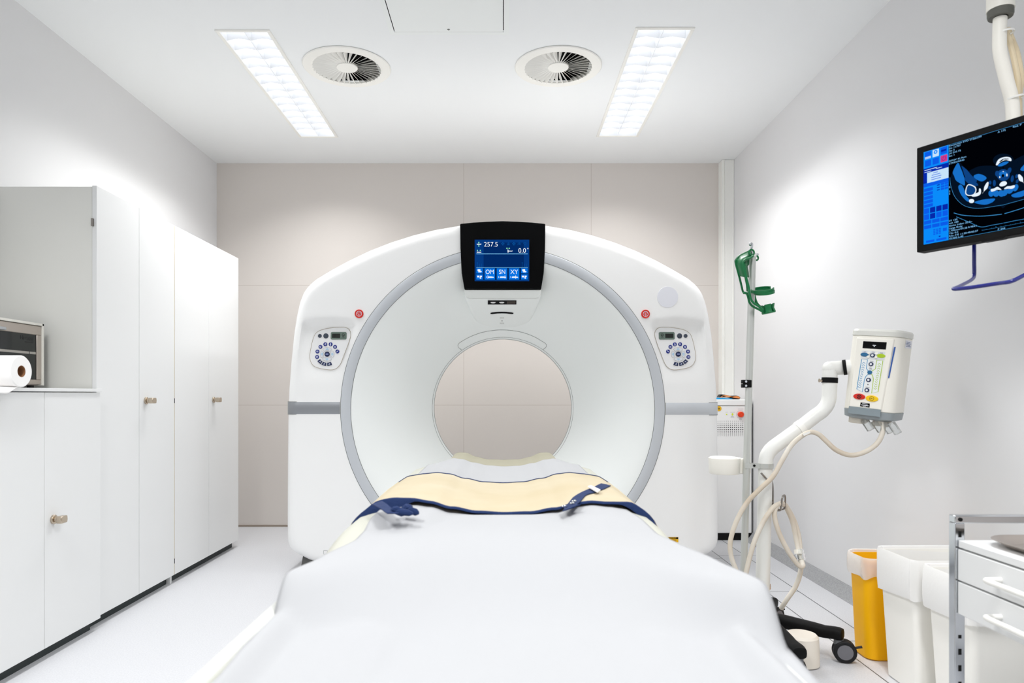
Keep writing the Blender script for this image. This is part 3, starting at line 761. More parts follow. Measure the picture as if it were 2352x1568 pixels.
for x, y in ((1319,1155),(1315,1160),(1296,1167)): mb.ball(hit(x,y,az,1.3,2.6)+Vector((0,0,.0045)), .006, .006, .003, 14)
mb.build('snap_stud', 'chrome', rs)
strap([(1313,1165),(1304,1170),(1296,1173)], .05, .006)
ls = strap([(865,1156),(878,1163),(890,1172),(903,1181)], .024)
kn = MB()
for c, r, rot in (((912,1181),(.017,.010,.008),.3),((930,1176),(.013,.013,.009),-.5),((945,1181),(.015,.009,.007),.25),((925,1184),(.020,.008,.006),.1)):
    p = hit(*c,az,1.2,2.6); Mx = Matrix.Translation(p+Vector((0,.022,.003))) @ Matrix.Rotation(rot,4,'Z') @ Matrix.Rotation(rot*1.4,4,'Y')
    q = MB(Mx); n = 8
    q.loft([[(r[0]*f*math.cos(2*PI*k/n)*(1+.18*(k%2)), r[1]*f*math.sin(2*PI*k/n), h*r[2]) for k in range(n)] for f, h in ((.6,-1),(1,-.3),(.9,.4),(.5,1))]); kn.v += [Vector(v) for v in q.v]; b = len(kn.v)-len(q.v); kn.f += [tuple(b+i for i in f) for f in q.f]
kn.build('strap_knot', 'webbing', ap, angle=20)

# ================================================================== EQUIPMENT CABINET BEHIND THE SCANNER
EY = 4.45
eq = thing('power_cabinet', 'white equipment cabinet with round vent holes beside the scanner', 'equipment cabinet', (1.37,4.63,0))
ztop = P(0,917,EY).z
MB().box(1.165,1.588,EY,4.82,.045,ztop-.042).build('body', 'white', eq, bevel=.006)
MB().box(1.163,1.590,EY-.002,4.822,ztop-.040,ztop).build('lid', 'white', eq, bevel=.005)
MB().box(1.167,1.586,EY+.004,4.81,0,.046).build('plinth', 'void', eq)
MB().box(1.5885,1.593,EY+.01,4.80,.05,ztop-.045).build('side_joint', 'seam', eq)
FE = frame((0,EY-.001,0),(1,0,0),(0,0,1)); E = lambda x, y: (P(1630+x/13.06,890+y/13.06,EY).x, P(1630+x/13.06,890+y/13.06,EY).z)
er = 1/13.06/1600*EY
mb = MB(FE)
for i in range(-8, 14):
    for j, r in enumerate((8,10,14,17,17,14,11,8)):
        c = E(248+62*i, (1003,1064,1126,1190,1260,1327,1388,1443)[j]); mb.disc(*c, r*er, .0003, n=10)
mb.build('vent_holes', 'void', eq)
c = E(278,628); mb = MB(FE); mb.disc(*c, 78*er, .0004); b = mb.build('round_sticker', 'stick', eq)
mb = MB(FE); mb.ringd(*c, 15*er, 28*er, .0008, n=10); mb.line([(c[0]-8*er,c[1]+2*er),(c[0]+9*er,c[1]+2*er)],7*er,.0009); mb.build('sticker_mark', 'logo', b)
for cx_, rx_, ry_ in ((507,20,20),(682,26,36)):
    c = E(cx_,800); MB(FE).disc(*c, rx_*er, .0008, ry=ry_*er).build('indicator_lamp', 'alarm', eq)
c = E(920,802); MB().lathe([(.0005,-.022),(75*er,-.022),(85*er,-.017),(85*er,0)], (c[0],EY,c[1]), 'y', 40).build('stop_button', 'orange', eq)
mb = MB(FE); mb.ringd(*c, 112*er, 122*er, .0004)
for x0,x1,y in ((845,1010,640),(880,965,950),(475,540,735),(610,755,735),(640,720,865),(630,735,882)): a, b2 = E(x0,y+5), E(x1,y-5); mb.rect(a[0],b2[0],a[1],b2[1],.0003)
mb.build('print', mat('print_pale', (196,198,202), .6), eq)
def eprism(pts, y0, y1): return MB().prism([E(*p) for p in pts], y0, y1)
zc = ztop
bs = thing('velcro_strap', 'blue positioning strap with black edges lying on the equipment cabinet', 'strap', (1.38,4.50,zc), 'positioning straps')
def drop(pts, y0, y1, zmin): # keep the outline seated on the cabinet top
    return MB().prism([(E(*p)[0], max(E(*p)[1], zmin)) for p in pts], y0, y1)
drop([(60,300),(180,298),(400,306),(600,318),(690,324),(730,345),(725,368),(560,372),(180,370),(60,372)], 4.465, 4.53, zc+.001).build('band', 'blue', bs, bevel=.001)
drop([(60,368),(320,370),(480,404),(620,372),(720,374),(735,330),(700,316),(560,290),(700,290),(870,310),(940,340),(890,382),(700,386),(400,398),(60,384)], 4.468, 4.527, zc+.0005).build('backing', 'logo', bs)
os_ = thing('velcro_strap', 'orange positioning strap folded on top of the blue one', 'strap', (1.40,4.50,zc+.015), 'positioning straps')
drop([(330,285),(425,238),(480,226),(560,236),(690,268),(820,252),(890,262),(930,300),(910,325),(740,300),(690,280),(520,276),(430,250),(350,290)], 4.460, 4.52, zc).build('band', 'strapo', os_, bevel=.001)
drop([(305,290),(350,212),(380,200),(480,212),(640,246),(820,238),(900,258),(942,300),(925,330),(915,300),(880,268),(820,256),(690,268),(480,226),(425,238),(400,262),(520,286),(690,292),(560,294)], 4.463, 4.517, zc).build('backing', 'logo', os_)

# ================================================================== INJECTOR ON ITS WHEELED STAND
DI = 2.60
inj = thing('contrast_injector', 'white contrast injector on a bent arm and wheeled black-legged stand', 'contrast injector', (.965,DI,0))
def A(px, py, d=DI): return P(px, py, d)
MB().tube([A(1750,1420),A(1758,1076)], .0255, 24).build('column', 'cream2', inj)
arm = [A(1758,1078),A(1758.5,1062),A(1762,1045),A(1773,1030),A(1790,1017),A(1830,988),A(1870,957),A(1888,944),A(1899,930),A(1904,914),A(1905,898),A(1906,878)]
MB().tube(spline(arm,6), .0262, 24).build('arm', 'cream2', inj)
MB().tube([A(1905.5,879),A(1906,867)], .0285, 24).build('clamp_ring', 'blackm', inj)
MB().tube([A(1888,874),A(1882,873.5)], .0045, 12).tube([A(1883,873.5),A(1881,873.5)], .007, 12).build('clamp_screw', 'nickel', inj)
MB().tube(spline([A(1906,868),A(1906,852),A(1909,846),A(1918,845),A(1935,844)],8), .0265, 24).ball(A(1906,846),.0275).build('elbow', 'cream2', inj)
MB().tube([A(1936,844,2.59),A(1944,843,2.585)], .0285, 24).build('joint_ring', 'blackm', inj)
MB().tube([A(1943,843,2.585),A(1975,843,2.565)], .027, 24).build('head_stub', 'cream2', inj)
# head
al = math.radians(45); rl = math.radians(6.3)
hc = A(2017,859,2.56)
RM = Matrix.Rotation(-al,4,'Z') @ Matrix.Rotation(rl,4,'Y')
HM = Matrix.Translation(hc) @ RM
def rr2(w, d, r, n=6, rb=None):
    out = []; rb = rb or r
    for cx_, cy_, a, q in ((w/2-r,-d/2+r,-90,r),(w/2-rb,d/2-rb,0,rb),(-w/2+rb,d/2-rb,90,rb),(-w/2+r,-d/2+r,180,r)):
        for k in range(n+1):
            aa = math.radians(a+90*k/n); out.append((cx_+q*math.cos(aa), cy_+q*math.sin(aa)))
    return out
hw_, hd = .170, .165
def hring(w, d, r, z): return [(x,y,z) for x,y in rr2(w,d,r)]
MB(HM).loft([hring(hw_,hd,.035,-.134),hring(hw_,hd,.035,.135)]).build('head_body', 'cream', inj, bevel=.003)
MB(HM).loft([hring(hw_+.004,hd+.004,.036,.135),hring(hw_+.004,hd+.004,.036,.152),hring(hw_-.008,hd-.008,.03,.160)]).build('head_cap', mat('cap_grey', (222,222,216), .35), inj, bevel=.002)
MB(HM).loft([hring(hw_+.002,hd+.002,.036,-.134),hring(hw_-.004,hd-.006,.033,-.160),hring(hw_-.04,hd-.04,.03,-.167)]).build('head_skirt', 'grey', inj, bevel=.001)
fy = -hd/2
MB(HM).loft([[(x,fy+.004,z) for x,z in ((-.060,-.128),(.052,-.128),(.066,.128),(-.062,.128))],[(x,fy-.006,z) for x,z in ((-.058,-.126),(.050,-.126),(.062,.126),(-.060,.126))]]).build('face_plate', 'cream', inj, bevel=.003)
FH = HM @ frame((0,fy-.0065,0),(1,0,0),(0,0,1))
def H(zx, zy):
    v = (zy-185)/925; xl, xr = 120-58*v, 712-112*v
    u = (zx-xl)/(xr-xl); return (-.060+.120*u-.006*v*u, .126-.252*v)
def HP(mb, pts, h=.0004): return mb.flat([H(*p) for p in pts], h)
HP(MB(FH), [(240,228),(622,226),(612,320),(233,320)]).build('head_screen', 'black', inj)
mb = MB(FH); mb.line([H(398,274),H(452,274)],.0018,.001); mb.line([H(416,290),H(434,290)],.0018,.001); mb.build('screen_marks', 's_white', inj)
HP(MB(FH), [(226,352),(606,352),(598,455),(216,455)]).build('key_pad', 'pale', inj)
HP(MB(FH), [(216,460),(596,460),(520,900),(415,905),(280,905),(175,870)], .0003).build('key_sheet', mat('key_sheet_white', (240,243,243), .4), inj)
hr = .126*2/925
def hbtn(x, y, rx, ry, m_, h=.003, name='head_button'):
    c = H(x,y); mb = MB(FH); n = 28
    mb.loft([[(c[0]+q*rx*hr*math.cos(2*PI*k/n), c[1]+q*ry*hr*math.sin(2*PI*k/n), hh) for k in range(n)] for q, hh in ((1,0),(1,h*.7),(.9,h))])
    return mb.build(name, m_, inj)
hbtn(273,403,48,26,'teal'); hbtn(544,406,50,26,'lime')
for x,y in ((345,378),(339,428),(473,378),(466,428)): hbtn(x,y,19,16,'cream',.004)
for x,y,k in ((407,406,0),(390,522,0),(377,631,1),(364,731,0),(347,867,0)):
    b = hbtn(x,y,29,27,'navy2' if not k else 'teal',.0035)
    if not k: c = H(x,y); mb = MB(FH); mb.disc(*c,15*hr,.0039); mb.build('button_centre', 'pale', b)
b = hbtn(230,962,74,39,'red'); c = H(230,962); mb = MB(FH); mb.ringd(*c,20*hr,28*hr,.0034); mb.line([(c[0]-15*hr,c[1]-15*hr),(c[0]+15*hr,c[1]+15*hr)],7*hr,.0034); mb.line([(c[0]-15*hr,c[1]+15*hr),(c[0]+15*hr,c[1]-15*hr)],7*hr,.0034); mb.build('button_symbol', 'logo', b)
b = hbtn(433,970,77,41,mat('button_yellow', (250,205,15), .35)); c = H(433,970); mb = MB(FH); mb.ringd(*c,24*hr,28*hr,.0034); mb.rect(c[0]-12*hr,c[0]-2*hr,c[1]-7*hr,c[1]+7*hr,.0034); mb.rect(c[0]+4*hr,c[0]+9*hr,c[1]-7*hr,c[1]+7*hr,.0034); mb.build('button_symbol', 'logo', b)
for m_, pts, xs0 in (('ltblue', [(232,466),(328,466),(318,584),(360,620),(372,640),(315,690),(298,730),(275,896),(182,865)], (270,246)), ('lime', [(576,466),(478,466),(463,580),(415,608),(385,632),(425,672),(440,715),(424,900),(522,875)], (523,492))):
    mb = MB(FH); mb.line([H(*p) for p in pts], 8*hr, .0008, closed=True)
    for i in range(6):
        x, y = xs0[0]-4*i, 510+30*i; w = 26-2*i; mb.line([H(x-w,y+12),H(x,y-6),H(x+w,y+12)], 6*hr, .0008)
        x, y = xs0[0]-27-4*i, 695+29*i; w = 16+2*i; mb.line([H(x-w,y-12),H(x,y+6),H(x+w,y-12)], 6*hr, .0008)
    mb.build('flow_diagram', m_, inj)
mb = MB(FH)
for x,y,w in ((278,366,40),(414,364,46),(550,368,46),(398,484,54),(385,574,40),(385,588,54),(353,828,62)): mb.line([H(x-w/2,y),H(x+w/2,y)], 6*hr, .0008)
c = H(358,792); mb.rect(c[0]-8*hr, c[0]+8*hr, c[1]-8*hr, c[1]+6*hr, .0008)
mb.build('print', 'text', inj)
b = HP(MB(FH), [(256,1036),(404,1040),(400,1092),(250,1088)], .0006).build('type_plate', 'black', inj)
mb = MB(FH); mb.line([H(268,1068),H(386,1071)],10*hr,.001); mb.line([H(285,1048),H(370,1050)],5*hr,.001); mb.line([H(300,1082),H(345,1083)],5*hr,.001); mb.build('plate_print', 'pale', b)
MB(HM).loft([[(x,fy-.0067,z) for x,z in ((-.058,-.150),(.050,-.150),(.050,-.124),(-.058,-.124))],[(x,fy-.008,z) for x,z in ((-.058,-.150),(.050,-.150),(.050,-.124),(-.058,-.124))]]).build('face_foot', mat('foot_slate', (136,148,154), .4), inj)
FS = HM @ frame((hw_/2+.0004,0,0),(0,1,0),(0,0,1))    # right side of the head
MB(HM).loft([[(.066,fy-.0005,.10),(.0695,fy-.0005,.10),(.062,fy-.0005,-.01),(.0585,fy-.0005,-.01)],[(.066,fy+.02,.10),(.0695,fy+.02,.10),(.062,fy+.02,-.01),(.0585,fy+.02,-.01)]]).build('side_stripe', mat('stripe_blue', (40,90,170), .5), inj)
b = MB(FS).rect(-.03,.045,.100,.128,.0005).build('side_label', 'sticker', inj)
mb = MB(FS)
for k in range(4): mb.rect(-.022,.035-.01*(k%2),.106+.005*k,.108+.005*k,.0009)
mb.build('label_print', mat('print_blue', (70,90,140), .5), b)
for x in (-.042,.040):
    mb = MB(HM); mb.loft([[(x+a,y-.025,z) for a,y in rr2(.056,.06,.016)] for z in (-.186,-.160)]); mb.build('syringe_port', mat('port_cream', (222,216,204), .45), inj, bevel=.004)
for k, x in enumerate((-.005,.030,.062,.085)):
    mb = MB(HM @ Matrix.Translation((x,-.045,-.182)) @ Matrix.Rotation(math.radians(-38),4,'Y')); mb.loft([[(a,b,z) for a,b in rr2(.022,.03,.004)] for z in (-.028,.016)]); mb.build('syringe_clip', 'clear', inj, bevel=.002)
# cables
rc = .0088
cab = [A(2029,968,2.50),A(2028,990,2.50),A(2016,1016,2.50),A(1990,1036,2.50),A(1955,1045,2.51),A(1922,1034,2.52),A(1897,1012,2.53),A(1880,997,2.54),A(1862,992,2.545),A(1843,1000,2.545),A(1818,1022,2.545),A(1797,1056,2.545),A(1775,1094,2.545),A(1744,1124,2.545),A(1715,1155,2.555),A(1692,1196,2.56),A(1678,1240,2.56),A(1679,1275,2.56),A(1692,1312,2.56),A(1705,1345,2.56)]
MB().tube(spline(cab,8), rc, 12).build('cable', 'cable', inj)
hk = A(1795,1158)
c2 = [A(1708,1345,2.55),A(1717,1300,2.545),A(1732,1245,2.54),A(1752,1200,2.54),A(1770,1172,2.545),A(1784,1159,2.56),A(1798,1158,2.60),A(1806,1166,2.625),A(1820,1198,2.63),A(1829,1240,2.62),A(1836,1270,2.60),A(1842,1290,2.575),A(1844,1299,2.56),A(1834,1298,2.555),A(1812,1268,2.55),A(1790,1225,2.55),A(1779,1185,2.55),A(1783,1164,2.56),A(1796,1155,2.59),A(1808,1165,2.64),A(1826,1200,2.65),A(1836,1240,2.63),A(1838,1280,2.60),A(1839,1310,2.59),A(1828,1345,2.60),A(1808,1375,2.61),A(1794,1397,2.63)]
MB().tube(spline(c2,7), rc, 12).build('cable', 'cable', inj)
MB().tube([A(1835,1262,2.600),A(1840,1285,2.585)], .017, 12).build('tape', 'clear', inj)
for q0, q1 in ((A(1834,1262,2.60),A(1835,1272,2.595)),): MB().tube([q0,q1], .0165, 14).build('tape_band', 'cream', inj)
st = [A(1826,976),A(1846,1003)]
d = (A(1880,951)-A(1790,1017)).normalized(); cpt = A(1838,983)
MB().tube([cpt-d*.011,cpt+d*.011], .0292, 24).build('cable_strap', 'pvc', inj)
MB().loft([[A(x,y,z) for x,y in ((1843,996),(1860,990),(1862,994),(1847,1001))] for z in (2.53,2.56)]).build('cable_strap', 'pvc', inj)
# wire hook on the column
wr = .0035
mb = MB()
mb.tube(spline([A(1748,1086,2.572),A(1758,1097,2.572),A(1764,1104,2.578),A(1766,1115,2.59),A(1766,1140,2.59),A(1766,1160,2.59),A(1768,1167,2.585),A(1790,1172,2.575),A(1794,1165,2.57),A(1797,1142,2.57),A(1803,1138,2.58),A(1803,1160,2.60),A(1800,1168,2.61),A(1785,1169,2.62),A(1774,1165,2.62),A(1775,1155,2.61),A(1775,1120,2.61),A(1772,1103,2.61),A(1765,1096,2.60)],5), wr, 8)
mb.tube([A(1766,1155,2.59),A(1775,1152,2.61)], .004, 8)
mb.build('wire_hook', 'steel', inj)
# hub, legs, casters
hub = Vector((.965,2.60,0))
MB().lathe([(.0005,.139),(.030,.139),(.047,.134),(.052,.125),(.052,.10),(.045,.07),(.045,.06),(.0005,.06)], hub, n=40).build('hub', 'rubber', inj)
MB().cyl(A(1763,1352)+Vector((0,-.002,0)), A(1763,1340)+Vector((0,-.002,0)), .010, n=14).build('height_stop', mat('stop_brown', (190,150,110), .5), inj)
def leg(ex, ey, name='leg'):
    e = Vector((ex,ey,0)); dr = (e-hub).normalized(); q = Vector((-dr.y,dr.x,0)); L = (e-hub).length; rings = []
    for t, w, zc_, hh in ((.02,.028,.098,.024),(.3,.027,.100,.0225),(.7,.025,.096,.021),(.82,.024,.094,.020),(.95,.024,.097,.020),(1.0,.024,.097,.020),(1.045,.022,.096,.018),(1.055,.016,.095,.012)):
        c_ = hub+dr*L*t; rings.append([c_+q*(math.copysign(abs(math.cos(a))**.6,math.cos(a))*w)+Vector((0,0,zc_+math.copysign(abs(math.sin(a))**.6,math.sin(a))*hh)) for a in [2*PI*k/16 for k in range(16)]])
    return MB().loft(rings).build(name, 'blackm', inj, angle=50), e, dr
def caster(e, ang):
    c_ = Vector((e.x,e.y,0)); ax = Vector((math.cos(ang),math.sin(ang),0)); off = Vector((-ax.y,ax.x,0))*.018
    w = c_+off+Vector((0,0,.0385))
    f = MB().tube([c_+Vector((0,0,.078)),c_+Vector((0,0,.06))], .016, 16).tube([c_+Vector((0,0,.068)),c_+off*.5+Vector((0,0,.05)),w], [.012,.010,.009], 12).build('caster_fork', mat('fork_grey', (96,98,102), .5), inj)
    for s_ in (-1,1):
        mb = MB(); o = w+ax*(.011*s_); prof = [(.024,-.008),(.034,-.009),(.038,-.006),(.0385,0),(.038,.006),(.034,.009),(.024,.008)]
        u = Vector((0,0,1)); v = ax.cross(u); rings = []
        for r, h in prof: rings.append([o+ax*h+(u*math.cos(2*PI*k/36)+v*math.sin(2*PI*k/36))*r for k in range(36)])
        mb.loft(rings); wh = mb.build('caster_wheel', 'rubber', inj)
        MB().tube([o+ax*(.0075*s_),o+ax*(.0095*s_)], .0255, 32).build('wheel_disc', 'wheel', wh)
    lv = MB().tube([w+off.normalized()*.030+Vector((0,0,.012)),w+off.normalized()*.044+Vector((0,0,.016)),w+off.normalized()*.056+Vector((0,0,.019))], [.006,.007,.008], 12, flat=.5).build('brake_lever', 'rubber', inj)
for ex, ey, an in ((1.170,2.430,4.44),(.957,2.26,.6),(.76,2.52,-.8),(.83,2.82,.9),(1.08,2.80,-1.0)):
    l, e, d = leg(ex, ey); caster(e, an)
MB().lathe([(.0005,.105),(.048,.105),(.055,.097),(.058,.03),(.058,.004),(.0005,.004)], (1.03,2.405,0), n=40).build('foot_unit', mat('foot_cream', (240,232,220), .5), inj)
# infusion pole clamped to the column
pole = thing('infusion_pole', 'thin silver infusion pole clamped beside the injector column', 'infusion pole', (.9,2.62,0))
pt0, pt1 = A(1728.5,588), A(1706,1400)
MB().tube([pt0,pt1], .0128, 20).build('pole', 'alu', pole)
MB().tube([pt1,Vector((pt1.x-.003,pt1.y,.12))], .0128, 20).build('pole_end', 'alu', pole)
MB().tube([A(1728.5,590),A(1728.7,584)], .014, 20).build('pole_cap', mat('pole_cap', (236,238,236), .4), pole)
mb = MB(); mb.tube(spline([A(1728.5,585,2.60),A(1727,578,2.585),A(1725,574,2.57),A(1727,566,2.565),A(1727,560,2.562),A(1723.5,559.5,2.56),A(1723,563,2.558)],6), .0042, 10)
mb.tube(spline([A(1729,586,2.60),A(1735,583,2.615),A(1739,586,2.63),A(1741,582,2.63)],6), .0042, 10)
mb.build('hook', 'chrome', pole)
for y in (876.5,886): pass
cb = MB(); a = A(1716.8,880)
cb.tube([A(1716.9,872.5),A(1716.6,889.5)], .0165, 24)
for y in (876.2,885.8): cb.box(*(lambda p: (p.x-.022, p.x, p.y-.015, p.y+.004, p.z-.0068, p.z+.0068))(A(1716,y)))
cc = cb.build('clamp_collar', 'blackm', pole, bevel=.001)
for y in (876.2,885.8): p = A(1709.5,y); MB().tube([(p.x,p.y-.020,p.z),(p.x,p.y-.013,p.z)], .0042, 12).build('collar_screw', 'chrome', cc)
mb = MB(); c0 = A(1757.5,1069); h = .0085
mb.lathe([(.0265,-h),(.0300,-h),(.0300,h),(.0265,h)], (c0.x,c0.y,c0.z), n=40)
mb.box(A(1708,0).x, c0.x-.026, DI-.0145, DI-.0115, c0.z-h, c0.z+h); mb.box(A(1712,0).x, c0.x-.024, DI+.0115, DI+.0145, c0.z-h, c0.z+h)
br = mb.build('bracket', 'alu', pole)
p = A(1729,1068); MB().tube([(p.x,DI-.018,p.z),(p.x,DI-.012,p.z)], .0045, 12).build('bracket_screw', 'blackm', br)
# cup holder on the pole
cupx = A(1673,1072); t = thing('cup_holder', 'round cream cup holder clipped to the infusion pole', 'cup holder', (cupx.x,DI+.02,cupx.z))
MB().lathe([(.0005,-.030),(.054,-.030),(.057,-.026),(.0595,.030),(.0575,.031),(.054,.028),(.052,-.024),(.0005,-.024)], (cupx.x,DI+.045,cupx.z), n=56).build('cup', 'cream', t)
MB().lathe([(.0005,.026),(.050,.026),(.051,.031),(.047,.034),(.0005,.034)], (cupx.x-.006,DI+.045,cupx.z), n=48).build('lid', 'pvc', t)
mb = MB(); p2 = A(1716,1073); mb.box(p2.x-.03,p2.x+.020,DI+.014,DI+.034,cupx.z-.028,cupx.z+.030); mb.build('clip', 'cream', t, bevel=.004)
# green bottle holder hanging from the pole hook
ho = P(1726,574,2.555)
gh = thing('bottle_holder', 'green plastic bottle holder hanging at the top of the infusion pole', 'bottle holder', tuple(ho))
def Gn(x, y, d=2.555): return P(1670+x/7.838, 540+y/7.838, d)
gm = MB()
for off in (-.026, .026):
    d = 2.585+off
    dx = 0 if off > 0 else 0
    path = [(455,320),(300,400),(215,470)] if off < 0 else [(455,320),(300,400),(215,470)]
# two ribbed side straps (near one drawn lower right), the web between them, slots, lower arm
def rail(pts, d, r=.0042, ex=1.6):
    sp = [Gn(x,y,d) for x,y in pts]; return MB().tube(spline(sp,6), r, 8)
far = [(425,275),(330,320),(225,372),(165,440),(155,500),(215,730),(250,870),(278,990),(300,1030),(350,1045),(390,1010)]
near = [(470,375),(400,415),(320,445),(285,500),(305,600),(345,760),(385,920),(405,1050),(430,1150),(480,1220),(580,1290),(640,1345)]
rail(far, 2.60, .0040).build('rail', 'green', gh); rail(near, 2.545, .0042).build('rail', 'green', gh)
rail([(290,1040),(350,1045),(380,1120),(400,1200),(450,1270),(560,1330),(640,1375)], 2.565, .0042).build('rail', 'green', gh)
rail([(495,1060),(505,1140),(540,1230),(600,1290)], 2.60, .0048).build('rail', 'green', gh)
mb = MB()
def web(qa, qb, da=2.60, db=2.545):
    A_ = [Gn(x,y,da) for x,y in qa]; B_ = [Gn(x,y,db) for x,y in qb]; k = len(A_)
    mb.add(A_+B_, [(i,i+1,k+i+1,k+i) for i in range(k-1)])
web([(425,275),(330,320),(225,372),(165,440),(155,500),(190,640),(212,725),(250,700)], [(470,375),(400,415),(320,445),(285,500),(290,530),(310,620),(335,740),(350,760)])
mb.build('web', 'green', gh, solid=.003)
mb = MB()
web([(300,700),(320,780),(345,900),(355,1010)], [(318,700),(336,780),(360,900),(368,1010)], 2.575, 2.57)
mb.build('rib', 'green', gh, solid=.003)
mb = MB()
web([(290,500),(300,560),(320,660),(345,750)], [(400,415),(395,525),(365,560),(392,760)], 2.55, 2.59)
mb.build('web', 'green', gh, solid=.003)
mb = MB()
for c, d, r in (((440,312),2.555,.0105),((525,410),2.60,.0082)):
    o = Gn(*c, d); sp = [o+Vector((r*math.cos(2*PI*k/28), .3*r*math.cos(2*PI*k/28), 1.0*r*math.sin(2*PI*k/28))) for k in range(28)]
    mb.tube(sp, .0034, 8, closed=True)
mb.build('eyelet', 'green', gh)
def oring(c, d, r, tilt, th, a0, a1, name):
    o = Gn(*c, d); Mx = Matrix.Translation(o) @ Matrix.Rotation(tilt,4,'Y') @ Matrix.Rotation(.30,4,'X'); mb = MB(Mx); rings = []
    for k in range(49):
        a = a0+(a1-a0)*k/48; cs, sn = math.cos(a), math.sin(a)
        rings.append([((r-th)*cs,(r-th)*sn,-.0055),(r*cs,r*sn,-.0055),(r*cs,r*sn,.0055),((r-th)*cs,(r-th)*sn,.0055)])
    mb.loft(rings); return mb.build(name, 'green', gh)
oring((635,985),2.575,.041,math.radians(-9),.005,math.radians(22),math.radians(345),'grip_ring')
oring((672,1022),2.570,.036,math.radians(-9),.004,math.radians(25),math.radians(335),'grip_ring')
o = Gn(738,1330,2.575); Mx = Matrix.Translation(o) @ Matrix.Rotation(math.radians(-11),4,'Y'); mb = MB(Mx)
for k in range(5):
    a0, a1 = 2*PI*k/5+.16, 2*PI*(k+1)/5-.16; rings = []
    for i in range(7):
        a = a0+(a1-a0)*i/6; cs, sn = math.cos(a), math.sin(a)
        rings.append([(.0235*cs,.0235*sn,-.013),(.0255*cs,.0255*sn,-.013),(.022*cs,.022*sn,.002),(.0265*cs,.0265*sn,.017),(.0245*cs,.0245*sn,.017),(.0195*cs,.0195*sn,.002)])
    mb.loft(rings)
mb.lathe([(.0005,-.012),(.024,-.012),(.024,-.016),(.0005,-.016)], (0,0,0), n=32)
mb.build('neck_grip', 'green', gh)

# ================================================================== BINS
def bin_(name, label, x0, x1, y0, y1, h, r, m_, tx=.018):
    t = thing(name, label, 'waste bin', ((x0+x1)/2,(y0+y1)/2,0), None)
    cx_, cy_ = (x0+x1)/2, (y0+y1)/2; rings = []
    for z, s_ in ((0,tx+.006),(.006,tx),(h*.5,tx*.5),(h-.012,0),(h-.012,-.005),(h,-.005),(h,.003),(h-.02,.004),(.02,tx+.006)):
        rings.append([(cx_+x,cy_+y,z) for x,y in rr2(x1-x0-2*s_,y1-y0-2*s_,r)])
    MB().loft(rings).build('body', m_, t, angle=40)
    return t
def liner(label, x0, x1, y0, y1, h, r, m_, drop, seed):
    rnd = random.Random(seed); cx_, cy_ = (x0+x1)/2, (y0+y1)/2; base = rr2(x1-x0,y1-y0,r,8); n = len(base); rings = []
    ph = [rnd.uniform(0,6.28) for _ in range(6)]
    def wob(i, a): t_ = math.atan2(base[i % n][1], base[i % n][0]); return a*(math.sin(3*t_+ph[0])+.7*math.sin(7*t_+ph[1])+.5*math.sin(13*t_+ph[2]))
    for z, off, wa, wz in ((-.25,-.03,.002,0),(-.06,-.012,.003,0),(-.005,-.004,.001,0),(.008,.002,.001,.001),(.010,.008,.001,.001),(.0,.012,.002,.002),(-drop*.4,.014,.004,.004),(-drop*.75,.014,.004,.009),(-drop,.011,.004,.014)):
        ring_ = []
        for i, (x,y) in enumerate(base):
            l = math.hypot(x,y); k = 1+(off+wob(i,wa))/l
            ring_.append((cx_+x*k, cy_+y*k, h+z+wob(i,wz)))
        rings.append(ring_)
    o = MB().loft(rings, cap=False).build('bin_liner', m_, angle=25); return tag(o, label, 'bin liner', 'bin liners')
bin_('pedal_bin', 'tall yellow waste bin against the wall behind the white bins', 1.262, 1.50, 2.415, 2.56, .352, .035, 'yellow', .012)
liner('clear pinkish liner folded over the rim of the yellow bin', 1.262, 1.50, 2.415, 2.56, .352, .035, 'bagp', .055, 3)
bin_('waste_bin', 'white waste bin standing next to the yellow bin', 1.255, 1.515, 2.125, 2.335, .415, .02, 'binw')
liner('crinkled white liner over the rim of the bin beside the yellow one', 1.255, 1.515, 2.125, 2.335, .415, .02, 'bag', .115, 5)
bin_('waste_bin', 'white waste bin partly behind the chrome cart post', 1.262, 1.515, 1.875, 2.085, .415, .02, 'binw')
liner('crinkled white liner over the rim of the bin behind the chrome post', 1.262, 1.515, 1.875, 2.085, .415, .02, 'bag', .115, 9)

# ================================================================== CHROME DRAWER CART
KX0, KX1, KY0, KY1 = 1.048, 1.52, 1.02, 1.624
cart = thing('drawer_cart', 'chrome-framed cart with two white drawers cut by the photo edge', 'drawer cart', ((KX0+KX1)/2,(KY0+KY1)/2,0))
pw = .0115
for x in (KX0, KX1-2*pw):
    for y in (KY0, KY1):
        ps = MB().box(x-pw*.2,x+pw*1.8,y-pw,y+pw,.06,.632).build('post', 'chrome', cart, bevel=.0015)
        if y == KY1 and x == KX0:
            mb = MB()
            for k in range(9):
                z = .10+.038*k if k < 8 else .60
                mb.box(x+pw*.45,x+pw*1.1,y-pw-.0006,y-pw+.001,z,z+(.014 if k % 4 != 3 else .008))
            mb.build('post_slot', 'void', ps)
        MB().cyl((x+pw*.8,y-.013,.03),(x+pw*.8,y+.013,.03),.03,n=28).build('caster_wheel', 'rubber', cart); MB().cyl((x+pw*.8,y,.03),(x+pw*.8,y,.065),.009,n=12).build('caster_stem', 'steel', cart)
z0, z1_ = .632, .650
for y in (KY0, KY1): MB().box(KX0-pw*.2,KX1,y-pw,y+pw,z0,z1_).build('rail', 'chrome', cart, bevel=.002)
MB().box(KX1-2*pw,KX1,KY0+pw,KY1-pw,z0,z1_).build('rail', 'chrome', cart, bevel=.002)
MB().cyl((KX0+.010,KY1-pw-.002,.641),(KX0+.010,KY1-pw+.002,.641),.0045,n=16).build('rail_bolt', 'void', cart)
